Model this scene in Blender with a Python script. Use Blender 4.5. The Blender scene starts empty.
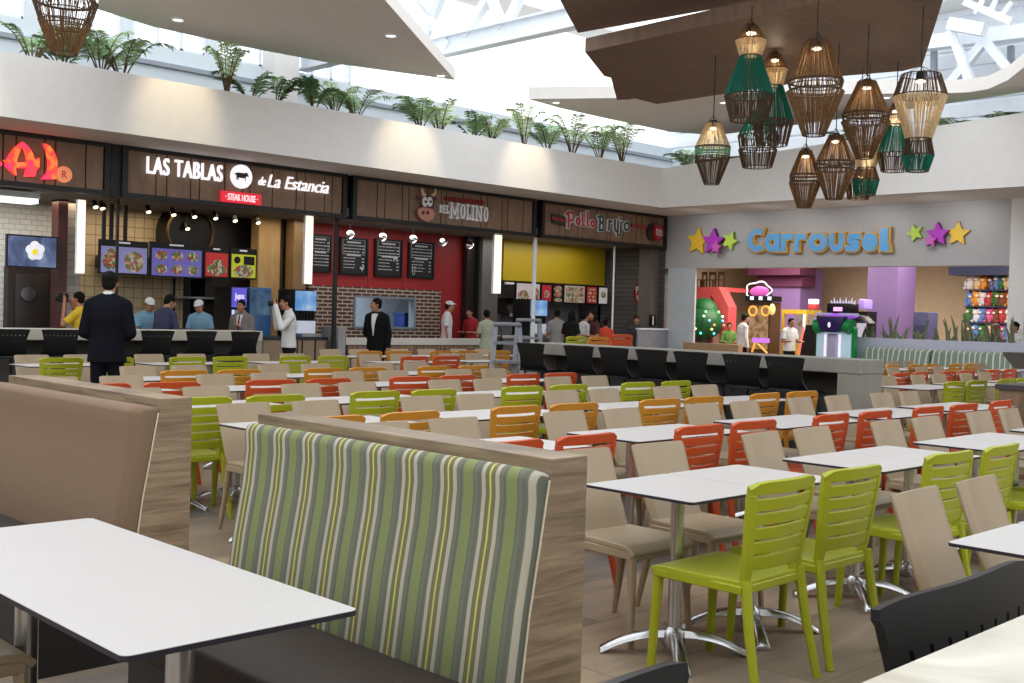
import bpy, bmesh, math, random
from mathutils import Vector, Matrix, Euler
random.seed(7)
SC = bpy.context.scene
COL = SC.collection
PI = math.pi
V = Vector

# ------------------------------------------------------------------ camera
H = 1.5
RT = V((0.7137, -0.6999, 0.0285)); FW = V((0.7007, 0.7130, -0.0246))
RT.normalize(); FW = (FW - RT * FW.dot(RT)).normalized(); UP = RT.cross(FW)
FPX = 1130.3
cam = bpy.data.objects.new('camera', bpy.data.cameras.new('camera'))
COL.objects.link(cam)
cam.matrix_world = Matrix(((RT.x, UP.x, -FW.x, 0), (RT.y, UP.y, -FW.y, 0), (RT.z, UP.z, -FW.z, H), (0, 0, 0, 1)))
cam.data.sensor_width = 36; cam.data.lens = 36 * FPX / 1024
cam.data.clip_end = 200; cam.data.clip_start = 0.05
SC.camera = cam

def ray(u, v): return FW + RT * ((u - 512) / FPX) - UP * ((v - 341.5) / FPX)
CP = V((0, 0, H))
def atz(u, v, z): d = ray(u, v); return CP + d * ((z - H) / d.z)
def aty(u, v, y): d = ray(u, v); return CP + d * (y / d.y)
def atx(u, v, x): d = ray(u, v); return CP + d * (x / d.x)
def atd(u, v, D): return CP + ray(u, v) * D

# ------------------------------------------------------------------ materials
def _nt(name):
    m = bpy.data.materials.new(name); m.use_nodes = True
    nt = m.node_tree; b = nt.nodes['Principled BSDF']
    return m, nt, b
def N(nt, t, **k):
    n = nt.nodes.new(t)
    for a, v in k.items():
        if a.startswith('i_'): n.inputs[a[2:].replace('_', ' ')].default_value = v
        else: setattr(n, a, v)
    return n
def L(nt, a, b): nt.links.new(a, b)
MC = {}
def mat(name, col, rough=.5, metal=0, var=.08, scale=6, bump=0, bscale=60, emit=None, es=0, stretch=None, spec=None):
    if name in MC: return MC[name]
    m, nt, b = _nt(name)
    tc = N(nt, 'ShaderNodeTexCoord'); mp = N(nt, 'ShaderNodeMapping')
    if stretch: mp.inputs['Scale'].default_value = stretch
    L(nt, tc.outputs['Object'], mp.inputs['Vector'])
    no = N(nt, 'ShaderNodeTexNoise', i_Scale=scale, i_Detail=4)
    L(nt, mp.outputs[0], no.inputs['Vector'])
    cr = N(nt, 'ShaderNodeValToRGB')
    c = V(col[:3])
    cr.color_ramp.elements[0].position = .3; cr.color_ramp.elements[1].position = .7
    cr.color_ramp.elements[0].color = (*(c * (1 - var)), 1); cr.color_ramp.elements[1].color = (*(c * (1 + var)), 1)
    L(nt, no.outputs['Fac'], cr.inputs[0]); L(nt, cr.outputs[0], b.inputs['Base Color'])
    b.inputs['Roughness'].default_value = rough; b.inputs['Metallic'].default_value = metal
    if spec is not None: b.inputs['Specular IOR Level'].default_value = spec
    if bump:
        n2 = N(nt, 'ShaderNodeTexNoise', i_Scale=bscale, i_Detail=3); L(nt, mp.outputs[0], n2.inputs['Vector'])
        bp = N(nt, 'ShaderNodeBump', i_Strength=bump, i_Distance=.01); L(nt, n2.outputs['Fac'], bp.inputs['Height'])
        L(nt, bp.outputs[0], b.inputs['Normal'])
    if emit:
        b.inputs['Emission Color'].default_value = (*emit, 1); b.inputs['Emission Strength'].default_value = es
    MC[name] = m; return m
def glow(name, col, s, var=.1, scale=8):
    if name in MC: return MC[name]
    m, nt, b = _nt(name)
    no = N(nt, 'ShaderNodeTexNoise', i_Scale=scale); tc = N(nt, 'ShaderNodeTexCoord'); L(nt, tc.outputs['Object'], no.inputs['Vector'])
    cr = N(nt, 'ShaderNodeValToRGB'); c = V(col[:3])
    cr.color_ramp.elements[0].color = (*(c * (1 - var)), 1); cr.color_ramp.elements[1].color = (*c, 1)
    L(nt, no.outputs['Fac'], cr.inputs[0]); L(nt, cr.outputs[0], b.inputs['Emission Color'])
    b.inputs['Base Color'].default_value = (*(c * .5), 1)
    b.inputs['Emission Strength'].default_value = s; MC[name] = m; return m
def ramp(nt, stops, interp='LINEAR'):
    cr = N(nt, 'ShaderNodeValToRGB'); r = cr.color_ramp; r.interpolation = interp
    while len(r.elements) < len(stops): r.elements.new(.5)
    for e, (p, c) in zip(r.elements, stops): e.position = p; e.color = (*c, 1)
    return cr
def S(r, g, b):   # sRGB 0-255 to linear
    f = lambda x: (x / 12.92 if x <= .04045 else ((x + .055) / 1.055) ** 2.4)
    return (f(r / 255), f(g / 255), f(b / 255))
def wood(name, c1, c2, sc=(1, 1, 1), rough=.45, nscale=4):
    if name in MC: return MC[name]
    m, nt, b = _nt(name)
    tc = N(nt, 'ShaderNodeTexCoord'); mp = N(nt, 'ShaderNodeMapping'); mp.inputs['Scale'].default_value = sc
    L(nt, tc.outputs['Object'], mp.inputs[0])
    n1 = N(nt, 'ShaderNodeTexNoise', i_Scale=nscale, i_Detail=8, i_Roughness=.65, i_Distortion=.4); L(nt, mp.outputs[0], n1.inputs['Vector'])
    cr = ramp(nt, [(.3, c1), (.5, tuple((a + d) / 2 for a, d in zip(c1, c2))), (.68, c2)])
    L(nt, n1.outputs['Fac'], cr.inputs[0]); L(nt, cr.outputs[0], b.inputs['Base Color'])
    b.inputs['Roughness'].default_value = rough
    MC[name] = m; return m
def stripes(name):
    m, nt, b = _nt(name)
    tc = N(nt, 'ShaderNodeTexCoord'); sp = N(nt, 'ShaderNodeSeparateXYZ'); L(nt, tc.outputs['Object'], sp.inputs[0])
    d = N(nt, 'ShaderNodeMath', operation='DIVIDE'); d.inputs[1].default_value = -.181; L(nt, sp.outputs['Y'], d.inputs[0])
    fr = N(nt, 'ShaderNodeMath', operation='FRACT'); L(nt, d.outputs[0], fr.inputs[0])
    W = S(176, 170, 152); O = S(114, 112, 66); Y = S(166, 164, 92); G = S(110, 112, 96); GR = S(126, 134, 86); T = S(80, 92, 82); DG = S(102, 104, 92)
    cr = ramp(nt, [(0, W), (.085, DG), (.105, O), (.17, Y), (.19, S(206, 202, 140)), (.205, Y), (.22, O), (.29, DG), (.31, W), (.40, G), (.5, T), (.515, DG), (.56, GR), (.80, T), (.815, G), (.9, DG), (.97, G)], 'CONSTANT')
    L(nt, fr.outputs[0], cr.inputs[0])
    n1 = N(nt, 'ShaderNodeTexNoise', i_Scale=400, i_Detail=2); L(nt, tc.outputs['Object'], n1.inputs['Vector'])
    mx = N(nt, 'ShaderNodeMixRGB', blend_type='OVERLAY'); mx.inputs[0].default_value = .25
    L(nt, cr.outputs[0], mx.inputs[1]); L(nt, n1.outputs['Fac'], mx.inputs[2]); L(nt, mx.outputs[0], b.inputs['Base Color'])
    bp = N(nt, 'ShaderNodeBump', i_Strength=.25, i_Distance=.002); L(nt, n1.outputs['Fac'], bp.inputs['Height']); L(nt, bp.outputs[0], b.inputs['Normal'])
    b.inputs['Roughness'].default_value = .85
    return m
def tiles(name, c, mortar, w, h, axis='XZ', ms=.012, off=.5, rough=.35, var=.12):
    if name in MC: return MC[name]
    m, nt, b = _nt(name)
    tc = N(nt, 'ShaderNodeTexCoord'); sp = N(nt, 'ShaderNodeSeparateXYZ'); L(nt, tc.outputs['Object'], sp.inputs[0])
    cb = N(nt, 'ShaderNodeCombineXYZ'); L(nt, sp.outputs[axis[0]], cb.inputs[0]); L(nt, sp.outputs[axis[1]], cb.inputs[1])
    br = N(nt, 'ShaderNodeTexBrick', i_Scale=1.0); br.offset = off
    br.inputs['Brick Width'].default_value = w; br.inputs['Row Height'].default_value = h; br.inputs['Mortar Size'].default_value = ms
    c = V(c); br.inputs['Color1'].default_value = (*(c * (1 - var)), 1); br.inputs['Color2'].default_value = (*(c * (1 + var)), 1); br.inputs['Mortar'].default_value = (*mortar, 1)
    L(nt, cb.outputs[0], br.inputs['Vector']); L(nt, br.outputs['Color'], b.inputs['Base Color'])
    b.inputs['Roughness'].default_value = rough
    MC[name] = m; return m

# ------------------------------------------------------------------ mesh builder
class MB:
    def __init__(s): s.v = []; s.f = []; s.m = []
    def add(s, vs, fs, mi=0):
        o = len(s.v); s.v += [tuple(x) for x in vs]; s.f += [tuple(i + o for i in f) for f in fs]; s.m += [mi] * len(fs); return s
    def box(s, x0, x1, y0, y1, z0, z1, mi=0, M=None):
        vs = [V((x, y, z)) for x in (x0, x1) for y in (y0, y1) for z in (z0, z1)]
        if M: vs = [M @ q for q in vs]
        return s.add(vs, [(0, 1, 3, 2), (4, 6, 7, 5), (0, 4, 5, 1), (2, 3, 7, 6), (0, 2, 6, 4), (1, 5, 7, 3)], mi)
    def prism(s, poly, axis, a, b, mi=0, M=None):
        n = len(poly)
        def P(p, t):
            q = V((p[0], p[1], t)) if axis == 'z' else V((p[0], t, p[1])) if axis == 'y' else V((t, p[0], p[1]))
            return M @ q if M else q
        vs = [P(p, a) for p in poly] + [P(p, b) for p in poly]
        return s.add(vs, [tuple(range(n))[::-1], tuple(range(n, 2 * n))] + [(i, (i + 1) % n, n + (i + 1) % n, n + i) for i in range(n)], mi)
    def loft(s, rings, mi=0, caps=True, closed=True):
        n = len(rings[0]); vs = [p for r in rings for p in r]; fs = []
        for k in range(len(rings) - 1):
            for i in range(n if closed else n - 1):
                j = (i + 1) % n; fs.append((k * n + i, k * n + j, (k + 1) * n + j, (k + 1) * n + i))
        if caps and closed: fs += [tuple(range(n))[::-1], tuple(range((len(rings) - 1) * n, len(rings) * n))]
        return s.add(vs, fs, mi)
    def tube(s, pts, r, n=8, mi=0, caps=True, sq=None):
        pts = [V(p) for p in pts]; R = r if isinstance(r, (list, tuple)) else [r] * len(pts); rings = []
        t0 = (pts[1] - pts[0]).normalized(); up = V((0, 0, 1)) if abs(t0.z) < .9 else V((1, 0, 0))
        for i, p in enumerate(pts):
            t = (pts[min(i + 1, len(pts) - 1)] - pts[max(i - 1, 0)]).normalized()
            a = t.cross(up)
            if a.length < 1e-4: a = t.cross(V((0, 1, 0)))
            a.normalize(); b = a.cross(t).normalized(); up = b
            if sq: w, h = sq; rings.append([p + a * w * R[i] + b * h * R[i], p - a * w * R[i] + b * h * R[i], p - a * w * R[i] - b * h * R[i], p + a * w * R[i] - b * h * R[i]])
            else: rings.append([p + (a * math.cos(2 * PI * k / n) + b * math.sin(2 * PI * k / n)) * R[i] for k in range(n)])
        return s.loft(rings, mi, caps)
    def lathe(s, prof, n=24, c=(0, 0, 0), mi=0, caps=True, sx=1, sy=1, M=None):
        c = V(c); rings = [[c + V((r * math.cos(2 * PI * k / n) * sx, r * math.sin(2 * PI * k / n) * sy, z)) for k in range(n)] for r, z in prof]
        if M: rings = [[M @ p for p in r] for r in rings]
        return s.loft(rings, mi, caps)
    def ell(s, c, r, n=12, mi=0, M=None):
        rx, ry, rz = (r, r, r) if not isinstance(r, (tuple, list)) else r
        prof = [(max(math.sin(PI * k / n), 1e-3), -math.cos(PI * k / n)) for k in range(n + 1)]
        c = V(c); rings = [[V((rr * math.cos(2 * PI * k / (n + 2)) * rx, rr * math.sin(2 * PI * k / (n + 2)) * ry, z * rz)) for k in range(n + 2)] for rr, z in prof]
        if M: rings = [[M @ p for p in r] for r in rings]
        return s.loft([[p + c for p in r] for r in rings], mi)
    def cap(s, p, q, r1, r2, n=10, mi=0):
        p, q = V(p), V(q); t = (q - p); Ln = t.length; t.normalize(); pts = []; R = []
        for k in range(4): a = PI / 2 * k / 4; pts.append(p - t * r1 * math.cos(a)); R.append(max(r1 * math.sin(a), r1 * .12))
        pts.append(p); R.append(r1); pts.append(q); R.append(r2)
        for k in range(1, 5): a = PI / 2 * k / 4; pts.append(q + t * r2 * math.sin(a)); R.append(max(r2 * math.cos(a), r2 * .12))
        return s.tube(pts, R, n, mi)
    def torus(s, c, R, r, n=24, k=6, mi=0, M=None):
        c = V(c); rings = []
        for i in range(n + 1):
            a = 2 * PI * i / n
            rings.append([c + V(((R + r * math.cos(2 * PI * j / k)) * math.cos(a), (R + r * math.cos(2 * PI * j / k)) * math.sin(a), r * math.sin(2 * PI * j / k))) for j in range(k)])
        if M: rings = [[M @ p for p in r_] for r_ in rings]
        return s.loft(rings, mi, False)
    def sheet(s, nx, ny, fn, th, mi=0, skip=None):
        # fn(a, b, side) -> point; a solid curved sheet of thickness th; skip(i, j) leaves a real hole
        ok = lambda i, j: 0 <= i < nx and 0 <= j < ny and not (skip and skip(i, j))
        idx = lambda i, j, sd: sd * (nx + 1) * (ny + 1) + j * (nx + 1) + i
        P = {}
        pts = [[V(fn(i / nx, j / ny)) for i in range(nx + 1)] for j in range(ny + 1)]
        nr = []
        for j in range(ny + 1):
            row = []
            for i in range(nx + 1):
                a = pts[j][min(i + 1, nx)] - pts[j][max(i - 1, 0)]; b = pts[min(j + 1, ny)][i] - pts[max(j - 1, 0)][i]
                row.append(a.cross(b).normalized())
            nr.append(row)
        vs = [pts[j][i] + nr[j][i] * th / 2 for j in range(ny + 1) for i in range(nx + 1)] + [pts[j][i] - nr[j][i] * th / 2 for j in range(ny + 1) for i in range(nx + 1)]
        fs = []
        for j in range(ny):
            for i in range(nx):
                if not ok(i, j): continue
                q = [(i, j), (i + 1, j), (i + 1, j + 1), (i, j + 1)]
                fs.append(tuple(idx(*c, 0) for c in q)); fs.append(tuple(idx(*c, 1) for c in q[::-1]))
                for (e0, e1, ni, nj) in ((0, 1, i, j - 1), (1, 2, i + 1, j), (2, 3, i, j + 1), (3, 0, i - 1, j)):
                    if not ok(ni, nj): fs.append((idx(*q[e0], 1), idx(*q[e1], 1), idx(*q[e1], 0), idx(*q[e0], 0)))
        return s.add(vs, fs, mi)
    def mesh(s, name, bevel=0, seg=2, ang=35, smooth=True):
        me = bpy.data.meshes.new(name); me.from_pydata(s.v, [], s.f)
        me.polygons.foreach_set('material_index', s.m)
        bm = bmesh.new(); bm.from_mesh(me)
        lo = [v for v in bm.verts if not v.link_faces]
        if lo: bmesh.ops.delete(bm, geom=lo, context='VERTS')
        bmesh.ops.recalc_face_normals(bm, faces=bm.faces)
        if bevel:
            ed = [e for e in bm.edges if len(e.link_faces) == 2 and e.calc_face_angle(0) > .6]
            bmesh.ops.bevel(bm, geom=ed, offset=bevel, segments=seg, profile=.5, affect='EDGES', clamp_overlap=True)
        bm.to_mesh(me); bm.free()
        if smooth:
            me.polygons.foreach_set('use_smooth', [True] * len(me.polygons)); me.set_sharp_from_angle(angle=math.radians(ang))
        return me
    def build(s, name, mats, parent=None, bevel=0, seg=2, ang=35, smooth=True, label=None):
        me = s.mesh(name, bevel, seg, ang, smooth)
        return link(name, me, mats, parent, label)
def link(name, me, mats, parent=None, label=None):
    o = bpy.data.objects.new(name, me); COL.objects.link(o)
    for m in (mats if isinstance(mats, (list, tuple)) else [mats]): me.materials.append(m)
    if parent: o.parent = parent
    if label: o['label'] = label
    return o
def thing(name, label, cat, loc=(0, 0, 0), rz=0, group=None):
    o = bpy.data.objects.new(name, None); COL.objects.link(o); o.location = loc; o.rotation_euler = (0, 0, rz)
    o.empty_display_size = .1
    return tag(o, label, cat, group)
def tag(o, label, cat, group=None):
    o['label'] = label; o['category'] = cat
    if group: o['group'] = group
    return o
def struct(o): o['kind'] = 'structure'; return o
def copy_tree(o, parent=None):
    c = o.copy(); COL.objects.link(c)
    if parent: c.parent = parent
    for ch in list(o.children): copy_tree(ch, c)
    return c
class Proto:
    """first use hands out the original, later uses a copy with copies of the parts"""
    def __init__(s, root): s.r = root; s.used = False
    def put(s, loc, rz, label, group=None, cat=None):
        o = copy_tree(s.r) if s.used else s.r
        if not s.used: s.used = True
        o.location = loc; o.rotation_euler = (0, 0, rz); o['label'] = label
        if cat: o['category'] = cat
        if group: o['group'] = group
        elif 'group' in o: del o['group']
        return o
def ordn(k): return ['first', 'second', 'third', 'fourth', 'fifth', 'sixth', 'seventh', 'eighth', 'ninth', 'tenth', 'eleventh', 'twelfth', 'thirteenth', 'fourteenth', 'fifteenth', 'sixteenth'][k]
WY = lambda p: Matrix(((1, 0, 0, p[0]), (0, 0, -1, p[1]), (0, 1, 0, p[2]), (0, 0, 0, 1)))      # on a wall facing -Y
WX = lambda p: Matrix(((0, 0, -1, p[0]), (-1, 0, 0, p[1]), (0, 1, 0, p[2]), (0, 0, 0, 1)))     # on a wall facing -X
def text_mesh(txt, ext=.01, off=0, shear=0, space=1.0, bev=0):
    cu = bpy.data.curves.new('t', 'FONT'); cu.body = txt; cu.extrude = ext; cu.offset = off; cu.shear = shear; cu.space_character = space; cu.bevel_depth = bev; cu.resolution_u = 5
    o = bpy.data.objects.new('t', cu); COL.objects.link(o)
    dg = bpy.context.evaluated_depsgraph_get(); dg.update()
    me = bpy.data.meshes.new_from_object(o.evaluated_get(dg)); bpy.data.objects.remove(o); bpy.data.curves.remove(cu)
    return me
def text(name, txt, M, w, h, mats, parent, ext=.02, off=0, shear=0, space=1.0, rot=0, lift=0, label=None):
    """lettering fitted to width w and height h with its lower left corner at the origin of M"""
    me = text_mesh(txt, .5, off, shear, space)
    xs = [v.co.x for v in me.vertices]; ys = [v.co.y for v in me.vertices]
    x0, x1, y0, y1 = min(xs), max(xs), min(ys), max(ys)
    for v in me.vertices: v.co = ((v.co.x - x0) / (x1 - x0) * w, (v.co.y - y0) / (y1 - y0) * h, v.co.z * ext * 2 + ext + lift)
    R = Matrix.Rotation(rot, 4, 'Z'); me.transform(M @ R)
    me.materials.clear()
    o = link(name, me, mats, parent, label); return o
def arc(cx, cy, r, a0, a1, n=16): return [(cx + r * math.cos(math.radians(a0 + (a1 - a0) * k / n)), cy + r * math.sin(math.radians(a0 + (a1 - a0) * k / n))) for k in range(n + 1)]
def stroke(mb, pts, hw, x0, x1, M):
    """flat bar of half width hw along a centre line, mitred, from depth x0 to x1"""
    closed = (V(pts[0]) - V(pts[-1])).length < 1e-4; P = [V((p[0], p[1])) for p in pts]; n = len(P); lo, hi = [], []
    for i in range(n):
        p0 = P[i - 1] if i else (P[-2] if closed else None); p2 = P[i + 1] if i < n - 1 else (P[1] if closed else None)
        d = ((P[i] - p0).normalized() if p0 is not None else V((0, 0))) + ((p2 - P[i]).normalized() if p2 is not None else V((0, 0))); d.normalize()
        q = V((-d.y, d.x)); e = V((0, 0))
        if not closed and i == 0: e = -d * hw * .98
        if not closed and i == n - 1: e = d * hw * .98
        hi.append(P[i] + q * hw + e); lo.append(P[i] - q * hw + e)
    rings = [[M(h, x0), M(l, x0), M(l, x1), M(h, x1)] for h, l in zip(hi, lo)]
    mb.loft(rings, caps=not closed)
# ------------------------------------------------------------------ shared materials
M_white = mat('white_plaster', S(226, 224, 222), .7, var=.02)
M_upper = mat('pale_blue_plaster', S(216, 226, 234), .7, var=.02)
M_steel = mat('white_painted_steel', S(232, 238, 245), .5, var=.03)
M_brown = wood('brown_ceiling_veneer', S(112, 88, 72), S(134, 108, 90), (1, 6, 1), .6, 2)
M_black = mat('black_plastic', (.007, .007, .008), .4, var=.15, spec=.3)
M_blackmetal = mat('black_metal', (.014, .013, .013), .5, .3, var=.2)
M_chrome = mat('polished_aluminium', (.56, .56, .57), .26, 1, var=.04)
M_grey = mat('grey_laminate', S(138, 134, 126), .5, var=.05)
M_dgrey = mat('dark_grey_laminate', S(62, 61, 58), .6, var=.08)

# floor: large stone tiles in beige, grey and brown with streaks
def floor_mat():
    m, nt, b = _nt('stone_floor_tiles')
    tc = N(nt, 'ShaderNodeTexCoord')
    br = N(nt, 'ShaderNodeTexBrick', i_Scale=1.0); br.inputs['Brick Width'].default_value = 1.2; br.inputs['Row Height'].default_value = .6
    br.inputs['Mortar Size'].default_value = .004; br.inputs['Color1'].default_value = (0, 0, 0, 1); br.inputs['Color2'].default_value = (1, 1, 1, 1); br.inputs['Mortar'].default_value = (.5, .5, .5, 1)
    L(nt, tc.outputs['Object'], br.inputs['Vector'])
    mp = N(nt, 'ShaderNodeMapping'); mp.inputs['Scale'].default_value = (.6, 5, 1); L(nt, tc.outputs['Object'], mp.inputs[0])
    n1 = N(nt, 'ShaderNodeTexNoise', i_Scale=1.3, i_Detail=6, i_Distortion=.6); L(nt, mp.outputs[0], n1.inputs['Vector'])
    mx = N(nt, 'ShaderNodeMath', operation='ADD'); L(nt, br.outputs['Color'], mx.inputs[0]); L(nt, n1.outputs['Fac'], mx.inputs[1])
    mu = N(nt, 'ShaderNodeMath', operation='MULTIPLY'); mu.inputs[1].default_value = .5; L(nt, mx.outputs[0], mu.inputs[0])
    cr = ramp(nt, [(.2, S(104, 92, 80)), (.42, S(130, 114, 96)), (.55, S(156, 136, 112)), (.75, S(116, 108, 102))])
    L(nt, mu.outputs[0], cr.inputs[0])
    mo = N(nt, 'ShaderNodeMixRGB'); mo.inputs[2].default_value = (*S(96, 84, 74), 1); L(nt, br.outputs['Fac'], mo.inputs[0]); L(nt, cr.outputs[0], mo.inputs[1])
    L(nt, mo.outputs[0], b.inputs['Base Color']); b.inputs['Roughness'].default_value = .42
    return m
struct(MB().box(-5, 34, -5, 24, -.1, 0).build('floor', floor_mat(), smooth=False))
# fascia walls with their soffits and the deck behind them that carries the planting
struct(MB().prism([(17, 4.15), (18.45, 4.15), (18.45, 4.3), (17.2, 4.3), (17.2, 5.09), (17, 5.09)], 'x', -5, 21.8).build('wall_left_fascia', M_white, smooth=False))
struct(MB().prism([(17.2, 4.15), (2, 4.15), (2, 5.8), (8.5, 5.53), (12.07, 5.34), (15, 5.18), (17.2, 5.09)], 'x', 21.6, 21.8).box(21.8, 24, 2, 18.45, 4.15, 4.3).build('wall_right_fascia', M_white, smooth=False))
M_soil = mat('dark_planting_soil', S(70, 58, 46), .95, var=.3, bump=.5)
struct(MB().box(-5, 24.9, 17.2, 19.4, 4.6, 4.95).box(21.8, 24.9, 2, 16.2, 4.6, 5.25).box(21.8, 24.9, 16.2, 17.2, 4.6, 4.95).build('floor_planting_deck', M_soil, smooth=False))
# upper wall with its clerestory windows
UW = MB().box(-5, 25.2, 19.4, 19.6, 4.0, 5.82).box(-5, 25.2, 19.4, 19.6, 5.9, 6.19).box(-5, 14.3, 19.4, 19.6, 7.7, 8.6)
struct(UW.build('wall_left_upper', M_upper, smooth=False))
struct(MB().box(-5, 25.2, 19.33, 19.6, 5.82, 5.9).build('trim_1', mat('grey_steel_channel', S(150, 158, 168), .5, var=.03), smooth=False))
def pane_mat():
    m, nt, b = _nt('clear_glass_pane')
    t = N(nt, 'ShaderNodeBsdfTransparent'); g = N(nt, 'ShaderNodeBsdfGlossy'); g.inputs['Roughness'].default_value = .05
    no = N(nt, 'ShaderNodeTexNoise', i_Scale=3); cr = ramp(nt, [(.3, (.95, .97, .98)), (.7, (.99, 1, 1))]); L(nt, no.outputs['Fac'], cr.inputs[0]); L(nt, cr.outputs[0], t.inputs['Color'])
    mx = N(nt, 'ShaderNodeMixShader'); mx.inputs[0].default_value = .06; L(nt, t.outputs[0], mx.inputs[1]); L(nt, g.outputs[0], mx.inputs[2])
    L(nt, mx.outputs[0], nt.nodes['Material Output'].inputs['Surface']); return m
M_pane = pane_mat()
x = 4.2; k = 0
while x < 13:
    k += 1
    fr = MB(); pn = MB()
    for q in range(3):
        a = x + .1 + q * .47
        fr.box(a - .03, a + .03, 19.42, 19.58, 6.19, 7.7); pn.box(a + .03, a + .44, 19.5, 19.51, 6.22, 7.67)
    fr.box(x + .1 + 1.41 - .03, x + .1 + 1.41 + .03, 19.42, 19.58, 6.19, 7.7).box(x + .1, x + 1.51, 19.42, 19.58, 6.19, 6.23).box(x + .1, x + 1.51, 19.42, 19.58, 7.66, 7.7)
    w = struct(fr.build('window_%d' % k, M_steel, smooth=False)); pn.build('pane', M_pane, w, smooth=False)
    struct(MB().box(x - .14, x + .07, 19.4, 19.6, 6.19, 7.7).build('column_upper', M_upper, smooth=False))
    x += 1.68
p = aty(286, 60, 19.0)
struct(MB().box(p.x - .28, p.x + .28, 18.95, 19.4, 4.6, 8.6).build('column_upper', M_white, smooth=False))
# corrugated end wall above the arcade
cor = [(25.0, 4.3)]
z = 4.3
while z < 8.6: cor += [(25.0, z + .30), (25.05, z + .32), (25.05, z + .36), (25.0, z + .38)]; z += .38
cor += [(25.3, z), (25.3, 4.3)]
struct(MB().prism(cor, 'y', -5, 19.6).build('wall_right_upper', M_steel, smooth=False))
# unseen near walls behind the camera, left open halfway up for frontal light
struct(MB().box(-5.2, -5, -5.2, 24, 0, 3.2).box(-5.2, -5, -5.2, 24, 8.2, 8.6).build('wall_near_left', M_white, smooth=False))
struct(MB().box(-5, 34, -5.2, -5, 0, 3.2).box(-5, 34, -5.2, -5, 8.2, 8.6).build('wall_near_right', M_white, smooth=False))
# roof round the skylight, opening widened out of view for frontal light, roof beams
struct(MB().box(-5, -3, -5, 19.6, 8.6, 8.8).box(24, 25.3, -5, 19.6, 8.6, 8.8).box(-3, 24, -5, -3, 8.6, 8.8).box(-3, 24, 18.6, 19.6, 8.6, 8.8).build('ceiling', M_white, smooth=False))
def ibeam(x, y0, y1, z0, h, name='beam'):
    w = .13
    m = MB().box(x - w, x + w, y0, y1, z0, z0 + .04).box(x - w, x + w, y0, y1, z0 + h - .04, z0 + h).box(x - .03, x + .03, y0, y1, z0 + .04, z0 + h - .04)
    return struct(m.build(name, M_steel, smooth=False))
ibeam(16, 2, 19.4, 7.0, .42)
for q, (a, b) in enumerate([((412, 0), (450, 46)), ((442, -4), (424, 38)), ((490, -6), (503, 28)), ((522, -6), (506, 26)), ((488, -2), (466, 36))]):
    struct(MB().tube([atx(*a, 16.02 + .12 * (q % 2)), atx(*b, 16.02 + .12 * (q % 2))], .085, sq=(1, 1)).build('beam_brace', M_steel, smooth=False))
for yy in (3.5, 7): struct(MB().box(-3, 24, yy - .06, yy + .06, 8.3, 8.55).build('beam_purlin', M_steel, smooth=False))
ibeam(12.9, 15.5, 19.4, 6.25, .35)
def brace(a, b, X, r): struct(MB().tube([atx(*a, X), atx(*b, X)], r, sq=(1, 1)).build('beam_brace', M_steel, smooth=False))
brace((905, 46), (1040, 30), 24.2, .15)
brace((951, 30), (974, 92), 23.8, .085); brace((984, 42), (944, 92), 24.0, .09); brace((986, 42), (1022, 86), 24.0, .085); brace((1012, 72), (1040, 48), 23.8, .08)
brace((965, 2), (1012, 22), 23.4, .07); brace((975, 14), (985, -4), 23.4, .04); brace((988, 16), (996, 0), 23.4, .04); brace((1000, 18), (1012, 2), 23.4, .04)
brace((950, 24), (985, 30), 23.6, .13)
for u in (934, 1011): struct(MB().tube([atx(u, 46, 24.6), atx(u, 84, 24.6)], .06, sq=(1, 1)).build('beam_post', mat('grey_steel_channel', S(150, 158, 168)), smooth=False))

struct(MB().box(23.5, 23.7, 18.3, 22.2, 0, 4.3).build('wall_shop_end', tiles('dark_stone_cladding_side', S(84, 80, 78), S(64, 60, 58), .5, .12, 'YZ', rough=.6, var=.2), smooth=False))
# floating ceiling panels
M_cloud = mat('pale_ceiling_board', S(238, 234, 230), .75, var=.02)
def panel(pts, z, th, m): return struct(MB().prism([(p[0], p[1]) for p in pts], 'z', z, z + th).build('ceiling_panel', m, smooth=False))
pz = lambda u, v, z: tuple(atz(u, v, z)[:2])
panel([pz(97, 9, 6), pz(150, 26, 6), pz(240, 46, 6), pz(330, 63, 6), pz(455, 80, 6), pz(385, 0, 6), (7.5, 10.6), (4.9, 10.2), (5.6, 12.0)], 6, .22, M_cloud)
panel([pz(528, 99, 6), pz(560, 108, 6), pz(600, 117, 6), pz(670, 132, 6), (22.9, 16.4), (22.6, 12.5), pz(945, 104, 6), pz(1024, 92, 6), (20.5, 3), (16.5, 3), (17.6, 5.6), pz(1024, 67, 6), pz(1008, 80, 6), pz(988, 89, 6), pz(970, 92, 6), pz(948, 93, 6), pz(845, 94, 6), pz(778, 92, 6), pz(617, 98, 6)], 6, .25, M_cloud)
panel([pz(585, 52, 5), pz(604, 76, 5), pz(611, 78, 5), pz(617, 100, 5), pz(629, 99.5, 5), pz(727, 84, 5), pz(843, 76, 5), pz(903, 71, 5), pz(922, 66, 5), pz(926, 54, 5), pz(943, 0, 5), (10.9, 4.4)], 5, .18, M_brown)
panel([pz(625, 96, 5.2), pz(657, 104, 5.2), pz(727, 93.5, 5.2), pz(790, 84, 5.2), pz(790, 60, 5.2), pz(640, 70, 5.2)], 5.2, .12, M_brown)
panel([pz(578, 33, 5.4), pz(560, 0, 5.4), (8.6, 8.4), (8.2, 3.2), (11.3, 3.2), pz(765, 0, 5.4)], 5.4, .16, M_brown)

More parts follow.
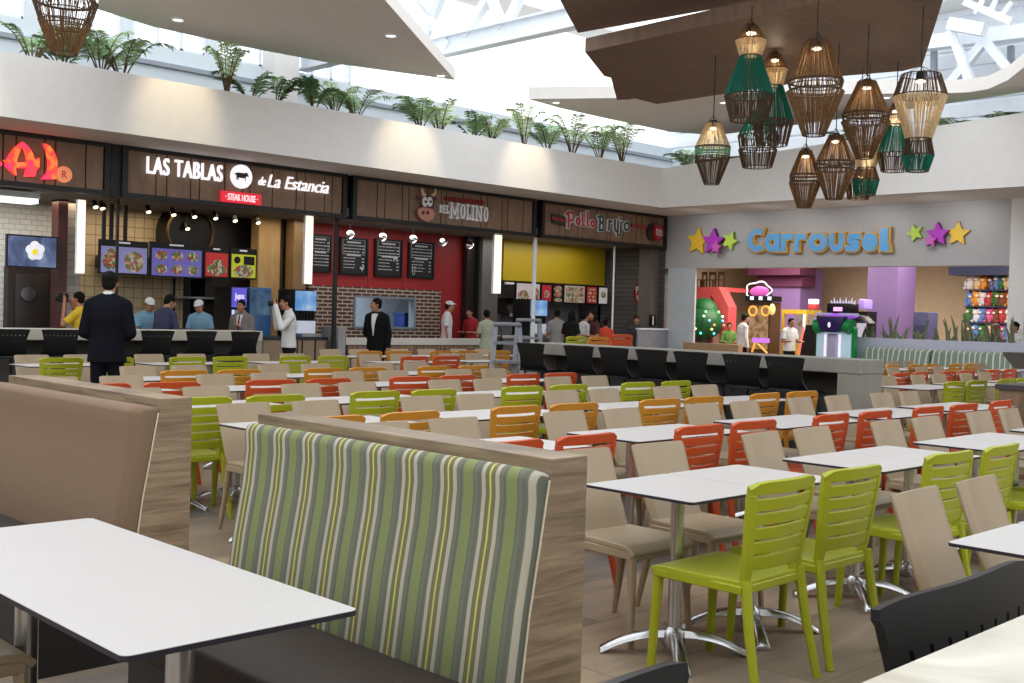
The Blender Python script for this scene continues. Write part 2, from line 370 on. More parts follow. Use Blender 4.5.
# arcade front and interior
M_gloss = mat('glossy_grey_cladding', S(172, 172, 174), .38, var=.02)
struct(MB().box(23.5, 23.9, 9.45, 18.3, 2.79, 4.16).build('wall_right', M_gloss, smooth=False))
struct(MB().box(23.5, 23.95, 9.12, 9.45, 0, 4.16).build('column_right', M_white, smooth=False))
struct(MB().box(23.6, 24, -5, 9.12, 0, 4.16).build('wall_right_end', mat('grey_brown_stone', S(112, 104, 98), .6), smooth=False))
ya = atx(694, 320, 23.5).y
struct(MB().box(23.5, 23.56, ya, 18.2, 0, 2.79).build('column_arcade', mat('pale_blue_paint', S(186, 194, 202), .6, var=.03), smooth=False))
M_arc = mat('warm_beige_paint', S(206, 186, 158), .7, var=.05)
struct(MB().box(31, 31.2, 2, 22, 0, 3.6).build('wall_arcade_back', M_arc, smooth=False))
struct(MB().box(23.9, 31, 20.5, 20.7, 0, 3.6).box(23.9, 31, 3, 3.2, 0, 3.6).build('wall_arcade_side', M_arc, smooth=False))
struct(MB().box(23.9, 31.2, 2, 22, 3.6, 3.75).build('ceiling_arcade', mat('dim_ceiling_paint', S(150, 140, 140), .8), smooth=False))
a0 = atx(897, 300, 26.0).y; a1 = atx(867, 300, 26.0).y
struct(MB().box(26, aty(915, 300, a0).x, a0, a1, 0, 3.6).build('column_purple', mat('lilac_paint', S(116, 94, 142), .6, var=.03), smooth=False))
M_plum = mat('plum_paint', S(102, 50, 84), .6, var=.05)
b0 = atx(800, 275, 28).y; b1 = atx(748, 275, 28).y
struct(MB().box(28, aty(815, 275, b0).x, b0, b1, atx(780, 275, 28).z, 3.6).box(28.3, 29.0, b0 + .1, b1 - .1, atx(780, 286, 28).z, 3.5).build('trim_2', M_plum, smooth=False))
struct(MB().box(28.4, 29.6, atx(800, 300, 28.4).y, atx(772, 300, 28.4).y, 0, 3).build('column_arcade', mat('lilac_paint_dim', S(140, 112, 170), .6, var=.03), smooth=False))
# low wall of the arcade that is also a planter, and the timber one beside it
y9 = atx(848, 345, 22.5).y
struct(MB().box(22.5, 22.6, 3, y9, 0, 1.205).box(22.9, 23.0, 3, y9, 0, 1.205).box(22.5, 23.0, y9, y9 + .1, 0, 1.205).box(22.6, 22.9, 3, y9, .9, 1.08).build('wall_planter', mat('pale_lavender_render', S(186, 186, 204), .7, var=.03), smooth=False))
tw = atx(672, 350, 23.2).y
struct(MB().box(23.2, 23.4, atx(738, 350, 23.2).y, tw - .35, 0, .9).build('wall_timber_low', wood('tan_veneer', S(150, 122, 94), S(182, 150, 116), (1, 1, 8), .5), smooth=False))
# shops: back wall, side walls, ceiling
struct(MB().box(-5, 24, 22, 22.2, 0, 3.5).build('wall_left', mat('dark_kitchen_paint', S(52, 46, 42), .7), smooth=False))
struct(MB().box(-5, 23.5, 18.4, 22, 3.34, 3.5).build('ceiling_shops', mat('shop_ceiling_board', S(120, 112, 104), .8), smooth=False))
struct(MB().box(-5, 23.5, 18.45, 18.6, 3.3, 4.3).build('wall_left_header', M_blackmetal, smooth=False))
# ------------------------------------------------------------------ chairs, tables, stools
def plastic(name, col): return mat(name, col, .42, var=.05, scale=3)
CH_COL = {'lime': plastic('lime_plastic', S(156, 161, 25)), 'red': plastic('orange_red_plastic', S(188, 74, 33)), 'amber': plastic('amber_plastic', S(190, 128, 38)), 'beige': plastic('beige_plastic', S(154, 135, 109))}
CNAME = {'lime': 'lime green', 'red': 'orange-red', 'amber': 'amber orange'}
def slat_y(u, z): return -.196 - (z - .46) * .14 - .042 * (1 - (u / .25) ** 2) * min(1, (z - .40) / .1)
def slat_w(z): return .198 + .050 * ((z - .42) / .43) ** .8
def slat_chair(color):
    m = CH_COL[color]; r = thing('slatted_chair', '', 'chair')
    st = MB(); st.sheet(12, 12, lambda a, b: V(((a - .5) * (.46 if b > .3 else .44), -.225 + b * .455, .445 - .022 * math.sin(PI * a) * math.sin(PI * min(1, b * 1.1)) + (.0 if b < .9 else -(b - .9) * .12))), .022)
    st.sheet(1, 8, lambda a, b: V((-.222, -.22 + b * .44, .405 + a * .034)), .018).sheet(1, 8, lambda a, b: V((.222, -.22 + b * .44, .405 + a * .034)), .018)
    st.sheet(8, 1, lambda a, b: V(((a - .5) * .44, .222, .402 + b * .03)), .016).sheet(8, 1, lambda a, b: V(((a - .5) * .42, -.222, .405 + b * .035)), .016)
    st.build('seat', m, r, bevel=.004, seg=1)
    bk = MB()
    rows = [(.498, .553)] + [(.565 + k * .059, .6125 + k * .059) for k in range(4)] + [(.810, .862)]
    for z0, z1 in rows:
        bk.sheet(10, 2, lambda a, b: V(((a - .5) * 2 * (slat_w(z0 + (z1 - z0) * b) - (.03 if z1 < .84 else 0)), slat_y((a - .5) * 2 * (slat_w(z0) - (.03 if z1 < .84 else 0)), z0 + (z1 - z0) * b), z0 + (z1 - z0) * b - (.022 * (2 * a - 1) ** 8 if z1 > .84 and b == 1 else 0))), .016 if z1 < .84 else .022)
    for s in (-1, 1):
        bk.sheet(2, 10, lambda a, b: V((s * (slat_w(.42 + b * .39) - .037 + .037 * a), slat_y(s * (slat_w(.42 + b * .39) - .037 + .037 * a), .42 + b * .39), .42 + b * .39)), .030)
    bk.build('backrest', m, r, bevel=.004, seg=1)
    for s in (-1, 1):
        MB().tube([(s * .205, .205, .435), (s * .212, .215, .22), (s * .218, .225, 0)], [.023, .021, .018], 8).build('leg', m, r)
        MB().tube([(s * .202, -.222, .46), (s * .215, -.255, .25), (s * .232, -.31, 0)], [.024, .021, .018], 8).build('leg', m, r)
    return Proto(r)
def shell_chair():
    m = CH_COL['beige']; r = thing('shell_chair', '', 'chair')
    MB().sheet(10, 10, lambda a, b: V(((a - .5) * (.40 + .03 * b), -.21 + b * .43, .452 - .012 * math.sin(PI * a) * math.sin(PI * b) - (max(0, b - .85) / .15) ** 2 * .03)), .026).sheet(1, 6, lambda a, b: V((-.2, -.2 + b * .40, .40 + a * .04)), .02).sheet(1, 6, lambda a, b: V((.2, -.2 + b * .40, .40 + a * .04)), .02).sheet(6, 1, lambda a, b: V(((a - .5) * .40, .195, .395 + b * .035)), .02).build('seat', m, r, bevel=.005, seg=1)
    def bf(a, b):
        e = abs(2 * a - 1); w = .405 + .01 * b
        y = -.190 - .135 * b + .02 * (1 - b) ** 3 - .022 * max(0, (e - .8) / .2) ** 2 - .012 * (1 - e * e)
        return V(((a - .5) * w * (1 - .02 * max(0, (b - .93) / .07) ** 2), y, .44 + b * .395 - .008 * max(0, (e - .86) / .14) ** 2 * (b > .95)))
    MB().sheet(14, 12, bf, .018).build('backrest', m, r, bevel=.003, seg=1)
    for s in (-1, 1):
        MB().tube([(s * .185, .185, .43), (s * .195, .20, .2), (s * .205, .215, 0)], [.024, .018, .013], 8).build('leg', m, r)
        MB().tube([(s * .185, -.195, .44), (s * .195, -.23, .2), (s * .205, -.27, 0)], [.025, .019, .013], 8).build('leg', m, r)
    return Proto(r)
M_top = mat('white_compact_laminate', S(190, 186, 184), .38, var=.015, spec=.4)
M_edge = mat('black_laminate_core', S(34, 30, 40), .5)
def tabletop(w, d, z, th, name, parent):
    q = .022; P = []
    for cx, cy, a0 in ((w / 2 - q, d / 2 - q, 0), (-w / 2 + q, d / 2 - q, 90), (-w / 2 + q, -d / 2 + q, 180), (w / 2 - q, -d / 2 + q, 270)):
        for k in range(5): a = math.radians(a0 + 22.5 * k); P.append((cx + q * math.cos(a), cy + q * math.sin(a)))
    t = MB(); t.prism(P, 'z', z - th, z - .0015, 1); t.prism([(x * .998, y * .998) for x, y in P], 'z', z - .0015, z, 0)
    return t.build(name, [M_top, M_edge], parent, ang=40)
def foot_mb(ang, ln=.33):
    pts = []; 
    for k in range(9):
        t = k / 8; r = .03 + (ln - .03) * t; z = .085 * (1 - t ** 2.2) + .014
        pts.append((r * math.cos(ang), r * math.sin(ang), z))
    m = MB(); c, s_ = math.cos(ang), math.sin(ang); rings = []
    for k, p in enumerate(pts):
        t = k / 8; w = .026 + .012 * t; h = .022 - .006 * t; p = V(p); a = V((-s_, c, 0)) * w; b = V((0, 0, h))
        lo = p - b
        if lo.z < .001 or k == 8: lo.z = .001
        rings.append([p + a * .6 + b * .6, p - a * .6 + b * .6, V((p.x, p.y, lo.z)) - a, V((p.x, p.y, lo.z)) + a])
    return m.loft(rings)
def cafe_table():
    r = thing('square_table', '', 'table'); tabletop(.598, .598, .75, .013, 'tabletop', r)
    MB().lathe([(.03, .04), (.03, .72)], 20).lathe([(.03, .715), (.12, .722), (.12, .736), (.03, .737)], 20).build('column', M_chrome, r)
    MB().lathe([(.045, .035), (.055, .06), (.05, .1), (.032, .125)], 20).build('hub', M_chrome, r)
    for k in range(4): foot_mb(PI / 4 + k * PI / 2).build('foot', M_chrome, r, bevel=.003, seg=1)
    return Proto(r)
P_chair = {c: slat_chair(c) for c in ('lime', 'red', 'amber')}
P_shell = shell_chair(); P_table = cafe_table()

# row: (name of the row, y of the far table edge, colour, list of (x of the pair, front chairs, back chairs))
B2 = (0, 1)
ROWS = [
 ('lime row nearest the camera', 3.35, 'lime', [(3.76, B2, B2), (5.37, B2, B2), (6.90, B2, B2), (8.42, B2, B2)]),
 ('orange-red row behind the nearest limes', 4.90, 'red', [(3.70, B2, B2), (5.31, B2, B2), (6.90, B2, B2), (8.37, B2, B2), (9.80, (0,), B2)]),
 ('amber row third from the camera', 6.40, 'amber', [(3.69, B2, B2), (5.25, B2, B2), (6.86, B2, B2), (8.38, B2, B2)]),
 ('second lime row from the camera', 7.92, 'lime', [(3.66, B2, B2), (5.18, B2, B2), (6.84, B2, B2), (8.45, B2, B2)]),
 ('second orange-red row from the camera', 9.40, 'red', [(3.63, B2, B2), (5.18, B2, B2), (6.76, B2, B2), (8.32, B2, B2)]),
 ('second amber row from the camera', 10.88, 'amber', [(5.13, B2, B2), (6.77, B2, B2), (8.34, B2, B2)]),
 ('lime row before the left bar', 13.45, 'lime', [(5.02, B2, B2), (6.56, B2, B2), (8.13, B2, B2)]),
]
GRP = 'chairs and tables set out in rows on the food court floor'
SIDE = ['left', 'right']
def seat_row(nm, yt, color, pairs, single=None):
    for k, (x0, front, back) in enumerate(pairs):
        which = (ordn(k) + ' pair of tables') if len(pairs) > 1 else 'table pair'
        which1 = ordn(k) + ' table pair' if len(pairs) > 1 else 'table pair'
        for h in (0, 1):
            P_table.put((x0 + .3 + h * .6, yt - .3, 0), 0, 'white table, %s half of %s, %s' % (SIDE[h], which1, nm), 'white square tables')
        for h in front:
            P_chair[color].put((x0 + .275 + h * .61 + random.uniform(-.015, .015), yt - .575 + random.uniform(-.025, .012), 0), random.uniform(-.05, .05), '%s slatted chair, %s one of %s, %s' % (CNAME[color], SIDE[h], which1, nm), 'slatted chairs')
        for h in back:
            P_shell.put((x0 + .43 + h * .59 + random.uniform(-.012, .012), yt + .065 + random.uniform(-.01, .02), 0), PI + random.uniform(-.05, .05), 'beige chair facing us, %s one of %s, %s' % (SIDE[h], which1, nm), 'beige shell chairs')
for r_ in ROWS: seat_row(*r_)
seat_row('far right by the black stool', 1.72, 'lime', [(3.83, (), ())])
for h, x_ in ((0, 4.40), (1, 4.98)): P_shell.put((x_, 1.77, 0), PI + .03, 'beige chair facing us, %s one of the table pair behind the near black stool' % SIDE[h], 'beige shell chairs')
seat_row('before the two stepladders', 13.15, 'red', [(9.90, B2, B2)])
seat_row('left of the stepladders', 13.2, 'amber', [(11.5, (), B2)])
seat_row('amber row before the slatted counter', 14.85, 'amber', [(10.4, B2, B2), (11.85, B2, B2), (13.2, B2, B2)])
seat_row('lime row right of grey bar', 6.60, 'lime', [(12.66, B2, B2), (14.1, B2, B2), (15.6, B2, B2)])
seat_row('orange-red row right of grey bar', 7.95, 'red', [(14.0, B2, B2), (15.45, B2, B2), (17.0, B2, B2)])
seat_row('amber row before the far banquette', 9.35, 'amber', [(15.9, B2, B2), (17.3, B2, B2), (18.8, B2, B2)])
seat_row('orange-red row at the far banquette', 8.4, 'red', [(19.8, B2, B2)])

# ------------------------------------------------------------------ booths in the foreground
M_bwood = wood('grey_brown_grained_laminate', S(98, 80, 61), S(158, 137, 110), (1.2, 1.2, 16), .45, 2.4)
M_bside = wood('grey_brown_laminate_side', S(96, 80, 64), S(150, 130, 106), (1, 1.6, 22), .42, 2.2)
M_dseat = mat('dark_brown_upholstery', S(48, 36, 29), .7, var=.1, bump=.2, bscale=300)
M_tan = mat('tan_brown_fabric', S(126, 103, 82), .85, var=.05, scale=120, bump=.25, bscale=420)
def cushion(y0, y1, name, m, parent, th):
    # a pad lying on the slanted front of the panel
    prof_b = [(2.185, .45), (2.215, .68), (2.247, .86), (2.278, 1.04)]
    mb = MB(); rings = []
    prof = prof_b + [(2.274, 1.062)] + [(2.262 - th * .5 + (th * .5 + .004) * math.cos(q) - .004, 1.035 + .037 * math.sin(q)) for q in (1.2, 1.5, 1.8, 2.1, 2.4, 2.7, 3.0)] + [(2.258 - th, .98), (2.247 - th, .86), (2.215 - th, .68), (2.185 - th, .45)]
    n = 60
    for k in range(n + 1):
        t = k / n; y = y0 + (y1 - y0) * t; e = (max(0, abs(2 * t - 1) - .96) / .04) ** 2
        rings.append([V((x + (0 if i < 4 else .35 * th * e), y, z - (.012 * e if z > 1.04 else 0))) for i, (x, z) in enumerate(prof)])
    mb.loft(rings)
    o = mb.build(name, m, parent, bevel=.008, seg=2, ang=50)
    MB().tube([(x - .002, y0 - .003, z) for x, z in prof_b], .0035, 6).build('piping', mat('cream_piping', S(206, 196, 172), .7), o)
    return o
def booth(y0, y1, m, cname, lab, th):
    r = thing('booth_bench', lab, 'booth bench', (0, 0, 0))
    MB().prism([(2.43, 0), (2.43, 1.1), (2.28, 1.1), (2.28, 1.04), (2.247, .86), (2.215, .68), (2.185, .45), (2.185, 0)], 'y', y0, y1).build('back_panel', M_bwood, r, bevel=.002, seg=1)
    c = cushion(y0 + .006, y1 - .012, cname, m, r, th)
    MB().box(1.72, 2.18, y0 + .01, y1 - .01, .33, .452).build('seat_cushion', M_dseat, r, bevel=.02, seg=3)
    MB().box(1.78, 2.185, y0 + .02, y1 - .02, 0, .33).build('base', M_blackmetal, r)
    return r
booth(2.15, 3.665, stripes('striped_green_fabric'), 'back_cushion', 'booth bench with green striped back cushion and wood-grain panel', .05)
booth(4.43, 6.10, M_tan, 'back_cushion', 'booth bench with plain tan back cushion, left of the striped one', .10)
# long table of the striped booth
r = thing('dining_table', 'long white table with dark edge beside the striped booth bench', 'table', (1.40, 3.03, 0))
tabletop(.62, 1.545, .75, .014, 'tabletop', r)
for s in (-1, 1):
    MB().lathe([(.035, .04), (.035, .72)], 20, (-.02, s * .48, 0)).box(-.14, .10, s * .48 - .14, s * .48 + .14, .718, .732).build('column', M_chrome, r)
    for k in range(4):
        f = foot_mb(PI / 4 + k * PI / 2, .3); f.v = [(a - .02, b + s * .48, c) for a, b, c in f.v]; f.build('foot', M_chrome, r, bevel=.003, seg=1)
P_shell.put((1.12, 3.55, 0), -PI / 2, 'beige chair tucked under the long white table by the booth', 'beige shell chairs')

# ------------------------------------------------------------------ bars and bar stools
def stool():
    r = thing('bar_stool', '', 'bar stool')
    us = [0, .06, .12]
    cols = []
    edges = [0, .03]
    for k in range(8): edges += [.075 + k * .115, .097 + k * .115]
    edges = sorted(set(edges + [.97, 1.0])); zs = [0, .12, .25, .38, .5, .62, .70, .745, .79, .835, .90, .96, 1.0]
    def bf(a, b):
        i = int(round(a * (len(edges) - 1))); j = int(round(b * (len(zs) - 1))); a = edges[i]; b = zs[j]
        w = .40 + .10 * abs(b - .42) ** 1.4 * 2.2 + (.03 if b < .2 else 0); x = (a - .5) * w; e = abs(2 * a - 1)
        return V((x * (1 - .03 * max(0, (b - .93) / .07) ** 2), -.20 - .045 * b + .012 * (1 - e * e) + .05 * (1 - b) ** 4, .77 + .365 * b - (.014 * e ** 5 + .008 * (1 - e * e)) * (b > .95)))
    def hole(i, j): return 2 <= i <= 16 and i % 2 == 0 and j == 7
    MB().sheet(len(edges) - 1, len(zs) - 1, bf, .014, skip=hole).build('backrest', M_black, r)
    MB().sheet(10, 10, lambda a, b: V(((a - .5) * .43, -.21 + b * .43, .775 - .02 * math.sin(PI * a) * math.sin(PI * b) - .03 * max(0, b - .8) / .2)), .024).build('seat', M_black, r)
    for sx in (-1, 1):
        for sy in (-1, 1):
            MB().tube([(sx * .16, sy * .16, .765), (sx * .235, sy * .235, 0)], .014, 8).build('leg', M_blackmetal, r)
    pts = [V((.205, .205, .28)), V((-.205, .205, .28)), V((-.205, -.205, .28)), V((.205, -.205, .28)), V((.205, .205, .28))]
    fr = MB()
    for a, b in zip(pts, pts[1:]): fr.tube([a, b], .010, 8)
    fr.build('footrest', M_chrome, r)
    return Proto(r)
P_stool = stool()
def bar(name, lab, x0, x1, y0, y1, ends, m_top, back=None, h=1.12):
    r = thing(name, lab, 'bar counter')
    MB().box(x0, x1, y0, y1, h - .15, h).build('worktop', m_top, r, bevel=.006, seg=1)
    for e in ends: MB().box(*e, 0, h - .15).build('end_panel', M_grey, r)
    if back: MB().box(*back, 0, h - .15).build('kick_panel', M_dgrey, r)
    return r
bar('bar_counter', 'grey bar counter with black stools, right of the stepladders', 10.85, 11.35, 5.85, 10.72, [(10.86, 11.34, 5.86, 6.12), (10.86, 11.34, 10.55, 10.71)], M_grey, (11.22, 11.3, 6.12, 10.55))
bar('bar_counter', 'pale bar counter with black stools before the steak house', 2.6, 9.45, 15.1, 15.6, [(9.3, 9.44, 15.11, 15.59), (2.61, 2.75, 15.11, 15.59)], mat('pale_stone_laminate', S(176, 172, 158), .4, var=.04), (2.75, 9.3, 15.45, 15.53))
def marble():
    m, nt, b = _nt('polished_cream_marble'); tc = N(nt, 'ShaderNodeTexCoord')
    n1 = N(nt, 'ShaderNodeTexNoise', i_Scale=5, i_Detail=8, i_Distortion=1.2); L(nt, tc.outputs['Object'], n1.inputs['Vector'])
    cr = ramp(nt, [(.3, S(176, 170, 156)), (.55, S(206, 200, 186)), (.7, S(222, 217, 205))]); L(nt, n1.outputs['Fac'], cr.inputs[0]); L(nt, cr.outputs[0], b.inputs['Base Color']); b.inputs['Roughness'].default_value = .2; return m
bar('bar_counter', 'cream marble bar top in the bottom right corner', .3, 3.6, .12, .587, [(.31, .4, .13, .58), (3.45, 3.59, .13, .58)], marble(), (.4, 3.45, .15, .2))
for k, u in enumerate((531, 579, 615, 653, 692, 742, 786)):
    P_stool.put((10.62, atx(u, 360, 10.40).y, 0), -PI / 2 + random.uniform(-.06, .06), 'black bar stool, %s along the grey bar from the stepladders' % ordn(k), 'black bar stools')
for k, u in enumerate((9, 61, 108, 157, 200, 244)):
    P_stool.put((aty(u, 345, 14.55).x, 14.76, 0), random.uniform(-.06, .06), 'black bar stool, %s from the left at the pale bar' % ordn(k), 'black bar stools')
P_stool.put((1.64, .475, 0), PI, 'black slotted bar stool close by at the marble bar, right one', 'black bar stools')
P_stool.put((.765, .50, 0), PI, 'black bar stool cut off by the bottom edge, at the marble bar', 'black bar stools')

# timber counter and dark stand at the right edge
p = atz(995, 384, .93)
r = thing('counter', 'low timber counter with dark top at the right edge', 'counter')
MB().box(p.x + .03, p.x + .9, p.y - 3, p.y - .03, 0, .88).build('body', wood('timber_plank_front', S(104, 82, 62), S(144, 116, 88), (1, 6, 1), .5, 2), r)
MB().box(p.x, p.x + .95, p.y - 3, p.y, .88, .93).build('worktop', mat('dark_plum_laminate', S(58, 50, 56), .4), r)
p = atd(1034, 350, 13.0); 
r = thing('pedestal_stand', 'dark stand with a flared top at the right edge', 'stand', (p.x + .3, p.y - .3, 0))
MB().prism([(-.55, 1.22), (.55, 1.22), (.55, 1.19), (.42, 1.04), (-.42, 1.04), (-.55, 1.19)], 'x', -.55, .55).build('top', mat('dark_bronze_laminate', S(74, 66, 60), .4), r)
MB().box(-.3, .3, -.3, .3, 0, 1.04).build('pedestal', mat('slate_grey_paint', S(70, 70, 84), .5), r)
# banquette with patterned green back before the planter wall
def squiggle():
    m, nt, b = _nt('green_fabric_with_white_strokes'); tc = N(nt, 'ShaderNodeTexCoord'); mp = N(nt, 'ShaderNodeMapping'); L(nt, tc.outputs['Object'], mp.inputs[0])
    mp.inputs['Scale'].default_value = (1, 1, .25)
    wv = N(nt, 'ShaderNodeTexWave', i_Scale=2.6, i_Distortion=5, i_Detail=1); wv.bands_direction = 'Y'; L(nt, mp.outputs[0], wv.inputs['Vector'])
    cr = ramp(nt, [(0, S(122, 136, 122)), (.88, S(122, 136, 122)), (.95, S(206, 212, 196)), (1, S(206, 212, 196))]); L(nt, wv.outputs['Fac'], cr.inputs[0]); L(nt, cr.outputs[0], b.inputs['Base Color']); b.inputs['Roughness'].default_value = .8; return m
M_sq = squiggle()
ys = [atx(u, 355, 22.1).y for u in (862, 930, 1016)]
for k in range(2):
    r = thing('banquette', 'green banquette with white strokes below the planter wall, %s length' % ('left', 'right')[k], 'banquette', group='banquettes under the planter wall')
    MB().prism([(22.46, .48), (22.02, .48), (22.12, .97), (22.2, 1.01), (22.46, 1.01)], 'y', ys[k + 1] + .02, ys[k] - .02).build('backrest', M_sq, r, bevel=.03, seg=2)
    MB().box(21.55, 22.46, ys[k + 1] + .02, ys[k] - .02, .36, .48).build('seat', M_sq, r, bevel=.03, seg=2)
    MB().box(21.65, 22.46, ys[k + 1] + .04, ys[k] - .04, 0, .36).build('base', M_dgrey, r)
# stacked chairs behind the grey bar
for (u, c, D) in ((565, 'lime', 18.5), (587, 'amber', 18.6), (610, 'red', 18.0)):
    p = atd(u, 345, D)
    for k in range(4):
        P_chair[c].put((p.x, p.y, k * (.12 if c == 'red' else .10)), 0, '%s chair, %s of the %s stack behind the grey bar' % (CNAME[c], ['lowest', 'second from below', 'third from below', 'topmost'][k], CNAME[c].split()[0]), 'stacked slatted chairs')
# stepladders
M_alu = mat('dull_aluminium', S(120, 124, 132), .45, .3, var=.06)
def ladder(x, y, rz, h, lab, n=4):
    r = thing('stepladder', lab, 'stepladder', (x, y, 0), rz, 'stepladders')
    for s in (-1, 1):
        MB().tube([(s * .17, -.04, h), (s * .26, -.45, 0)], .036, sq=(.55, 1)).build('front_rail', M_alu, r)
        MB().tube([(s * .16, .02, h - .02), (s * .24, .4, 0)], .022, sq=(1, 1)).build('rear_rail', M_alu, r)
    for k in range(n):
        t = (k + 1) / (n + 1); y_ = -.45 + .41 * t; w = .26 - .09 * t
        MB().box(-w, w, y_ - .05, y_ + .06, h * t - .02, h * t + .02).build('step', M_alu, r)
    MB().box(-.2, .2, -.12, .1, h - .02, h + .03).build('top_cap', M_alu, r, bevel=.01)
    MB().tube([(-.22, .25, h * .4), (.22, .25, h * .4)], .012).build('rear_brace', M_alu, r)
    return r
p = atd(507, 340, 16.5); ladder(p.x, p.y, -.75, 1.34, 'grey aluminium stepladder left of the black stools')
p = atd(528, 340, 18.2); ladder(p.x, p.y, -.75, 1.40, 'grey aluminium stepladder standing behind the end of the grey bar')
# ------------------------------------------------------------------ sign boards over the shops
M_plank = wood('brown_sign_planks', S(112, 88, 70), S(138, 110, 88), (1.2, 1, .5), .6, 3)
M_groove = mat('dark_groove', (.012, .01, .009), .8)
G_led = glow('white_lit_acrylic', (1, .97, 1), 2.0)
YS = 18.3
def sign_board(lab, u0, u1):
    x0, x1 = aty(u0, 200, YS).x, aty(u1, 200, YS).x
    r = thing('shop_sign', lab, 'shop sign', (0, 0, 0))
    pl = MB(); x = x0 + .1; k = 0
    seq = [.42, .16, .36, .14, .40, .30, .12, .38]
    while x < x1 - .1:
        w = min(seq[k % 8] * 1.25, x1 - .1 - x); pl.box(x + .012, x + w - .012, YS, YS + .06, 3.36, 4.08); x += w; k += 1
    pl.build('plank_panel', M_plank, r, smooth=False)
    MB().box(x0 + .05, x1 - .05, YS + .05, YS + .09, 3.3, 4.14).build('backing', M_groove, r, smooth=False)
    fr = MB().box(x0, x1, YS - .04, YS + .12, 3.28, 3.36).box(x0, x1, YS - .04, YS + .12, 4.08, 4.155).box(x0, x0 + .1, YS - .04, YS + .12, 3.36, 4.08).box(x1 - .1, x1, YS - .04, YS + .12, 3.36, 4.08)
    fr.build('frame', M_blackmetal, r, smooth=False)
    return r
def on_y(txt, u0, v0t, v0b, u1, y, mats, parent, name='lettering', **k):
    a = aty(u0, v0b, y); b = aty(u0, v0t, y); c = aty(u1, v0b, y)
    return text(name, txt, WY((a.x, y, a.z)), c.x - a.x, b.z - a.z, mats, parent, **k)
def pol_y(pts, y, th, m, name, parent, bevel=0, label=None):
    q = [aty(u, v, y) for u, v in pts]
    return MB().prism([(p.x, p.z) for p in q], 'y', y - th, y).build(name, m, parent, smooth=False, label=label)
YL = YS - .03
# A) red neon sign
sA = sign_board('brown plank shop sign with red lit letter A, at far left', -40, 109)
G_red = None
def neon():
    m, nt, b = _nt('red_and_amber_neon'); tc = N(nt, 'ShaderNodeTexCoord'); vo = N(nt, 'ShaderNodeTexNoise', i_Scale=6); L(nt, tc.outputs['Object'], vo.inputs['Vector'])
    cr = ramp(nt, [(.35, (1, .03, .16)), (.5, (1, .05, .03)), (.62, (1, .20, .04))]); L(nt, vo.outputs['Fac'], cr.inputs[0]); L(nt, cr.outputs[0], b.inputs['Emission Color']); b.inputs['Emission Strength'].default_value = 2.6; b.inputs['Base Color'].default_value = (.3, .02, .02, 1); return m
G_red = neon()
zz = lambda P: [(x / 11.38, 110 + y / 11.38) for x, y in P]
lt = MB()
for P in ([(245, 365), (165, 425), (105, 505), (70, 570), (35, 572), (62, 600), (58, 640), (110, 690), (175, 745), (165, 665), (182, 560), (210, 480), (238, 415)],
          [(245, 365), (238, 415), (268, 430), (292, 500), (302, 600), (300, 665), (290, 690), (275, 757), (385, 757), (400, 690), (434, 650), (437, 548), (382, 572), (355, 490), (310, 420)],
          [(170, 598), (302, 598), (302, 662), (168, 662)],
          [(490, 383), (555, 415), (608, 485), (635, 570), (636, 683), (622, 788), (468, 788), (540, 700), (548, 650), (546, 560), (520, 460)],
          [(-160, 600), (0, 590), (14, 620), (0, 640), (-160, 650)]):
    q = [aty(u, v, YL) for u, v in zz(P)]; lt.prism([(p.x, p.z) for p in q], 'y', YL - .06, YL + .03)
lt.build('lettering', G_red, sA, smooth=False)
c = aty(63.6, 174.6, YL); q = MB(); q.lathe([(.13, -.04), (.13, .03)], 20, M=WY((c.x, YL, c.z))); d = q.build('registered_disc', glow('amber_lit_disc', (1, .32, .14), 1.2), sA)
text('disc_letter', 'R', WY((c.x - .04, YL - .035, c.z - .06)), .08, .12, mat('red_letter', (.6, .03, .02)), d, ext=.004)
# steak house sign
sB = sign_board('brown plank shop sign with white lit steak house lettering', 121, 346)
on_y('LAS TABLAS', 146, 156, 173.5, 221.5, YL, [G_led], sB, off=.004, ext=.03, space=1.12)
c = aty(240.5, 176.7, YL); rad = .215
e = MB().lathe([(rad, 0), (rad, .05)], 36, M=WY((c.x, YL, c.z))).build('emblem_disc', G_led, sB)
cow = [(-.8, .35), (-.5, .42), (.35, .40), (.55, .55), (.62, .42), (.85, .45), (.72, .30), (.9, .12), (.8, .02), (.6, .08), (.48, -.05), (.46, -.45), (.38, -.45), (.36, -.12), (.2, -.2), (-.3, -.18), (-.42, -.1), (-.44, -.45), (-.53, -.45), (-.58, -.1), (-.66, -.45), (-.73, -.45), (-.72, .1), (-.85, .2), (-.9, .0), (-.93, .25)]
MB().prism([(c.x + a * .16, c.z + b * .16) for a, b in cow], 'y', YL - .058, YL - .05).build('bull_silhouette', mat('dark_grey_print', (.03, .03, .035)), e, smooth=False)
on_y('de', 258, 176.5, 185, 265, YL, [G_led], sB, shear=.35, off=0)
on_y('La Estancia', 267, 174.2, 187, 328, YL, [G_led], sB, shear=.3, off=0, space=1.0)
a = aty(219.5, 201.5, YL); b = aty(219.5, 190.5, YL); c = aty(259.5, 205, YL)
pl = MB().box(a.x, c.x, YL - .06, YL, a.z, b.z).build('name_plate', glow('red_lit_plate', (.9, .02, .05), 1.4), sB, smooth=False)
w = c.x - a.x
text('plate_lettering', '· STEAK HOUSE ·', WY((a.x + w * .1, YL - .062, a.z + (b.z - a.z) * .2)), w * .8, (b.z - a.z) * .6, G_led, pl, ext=.005, off=0)
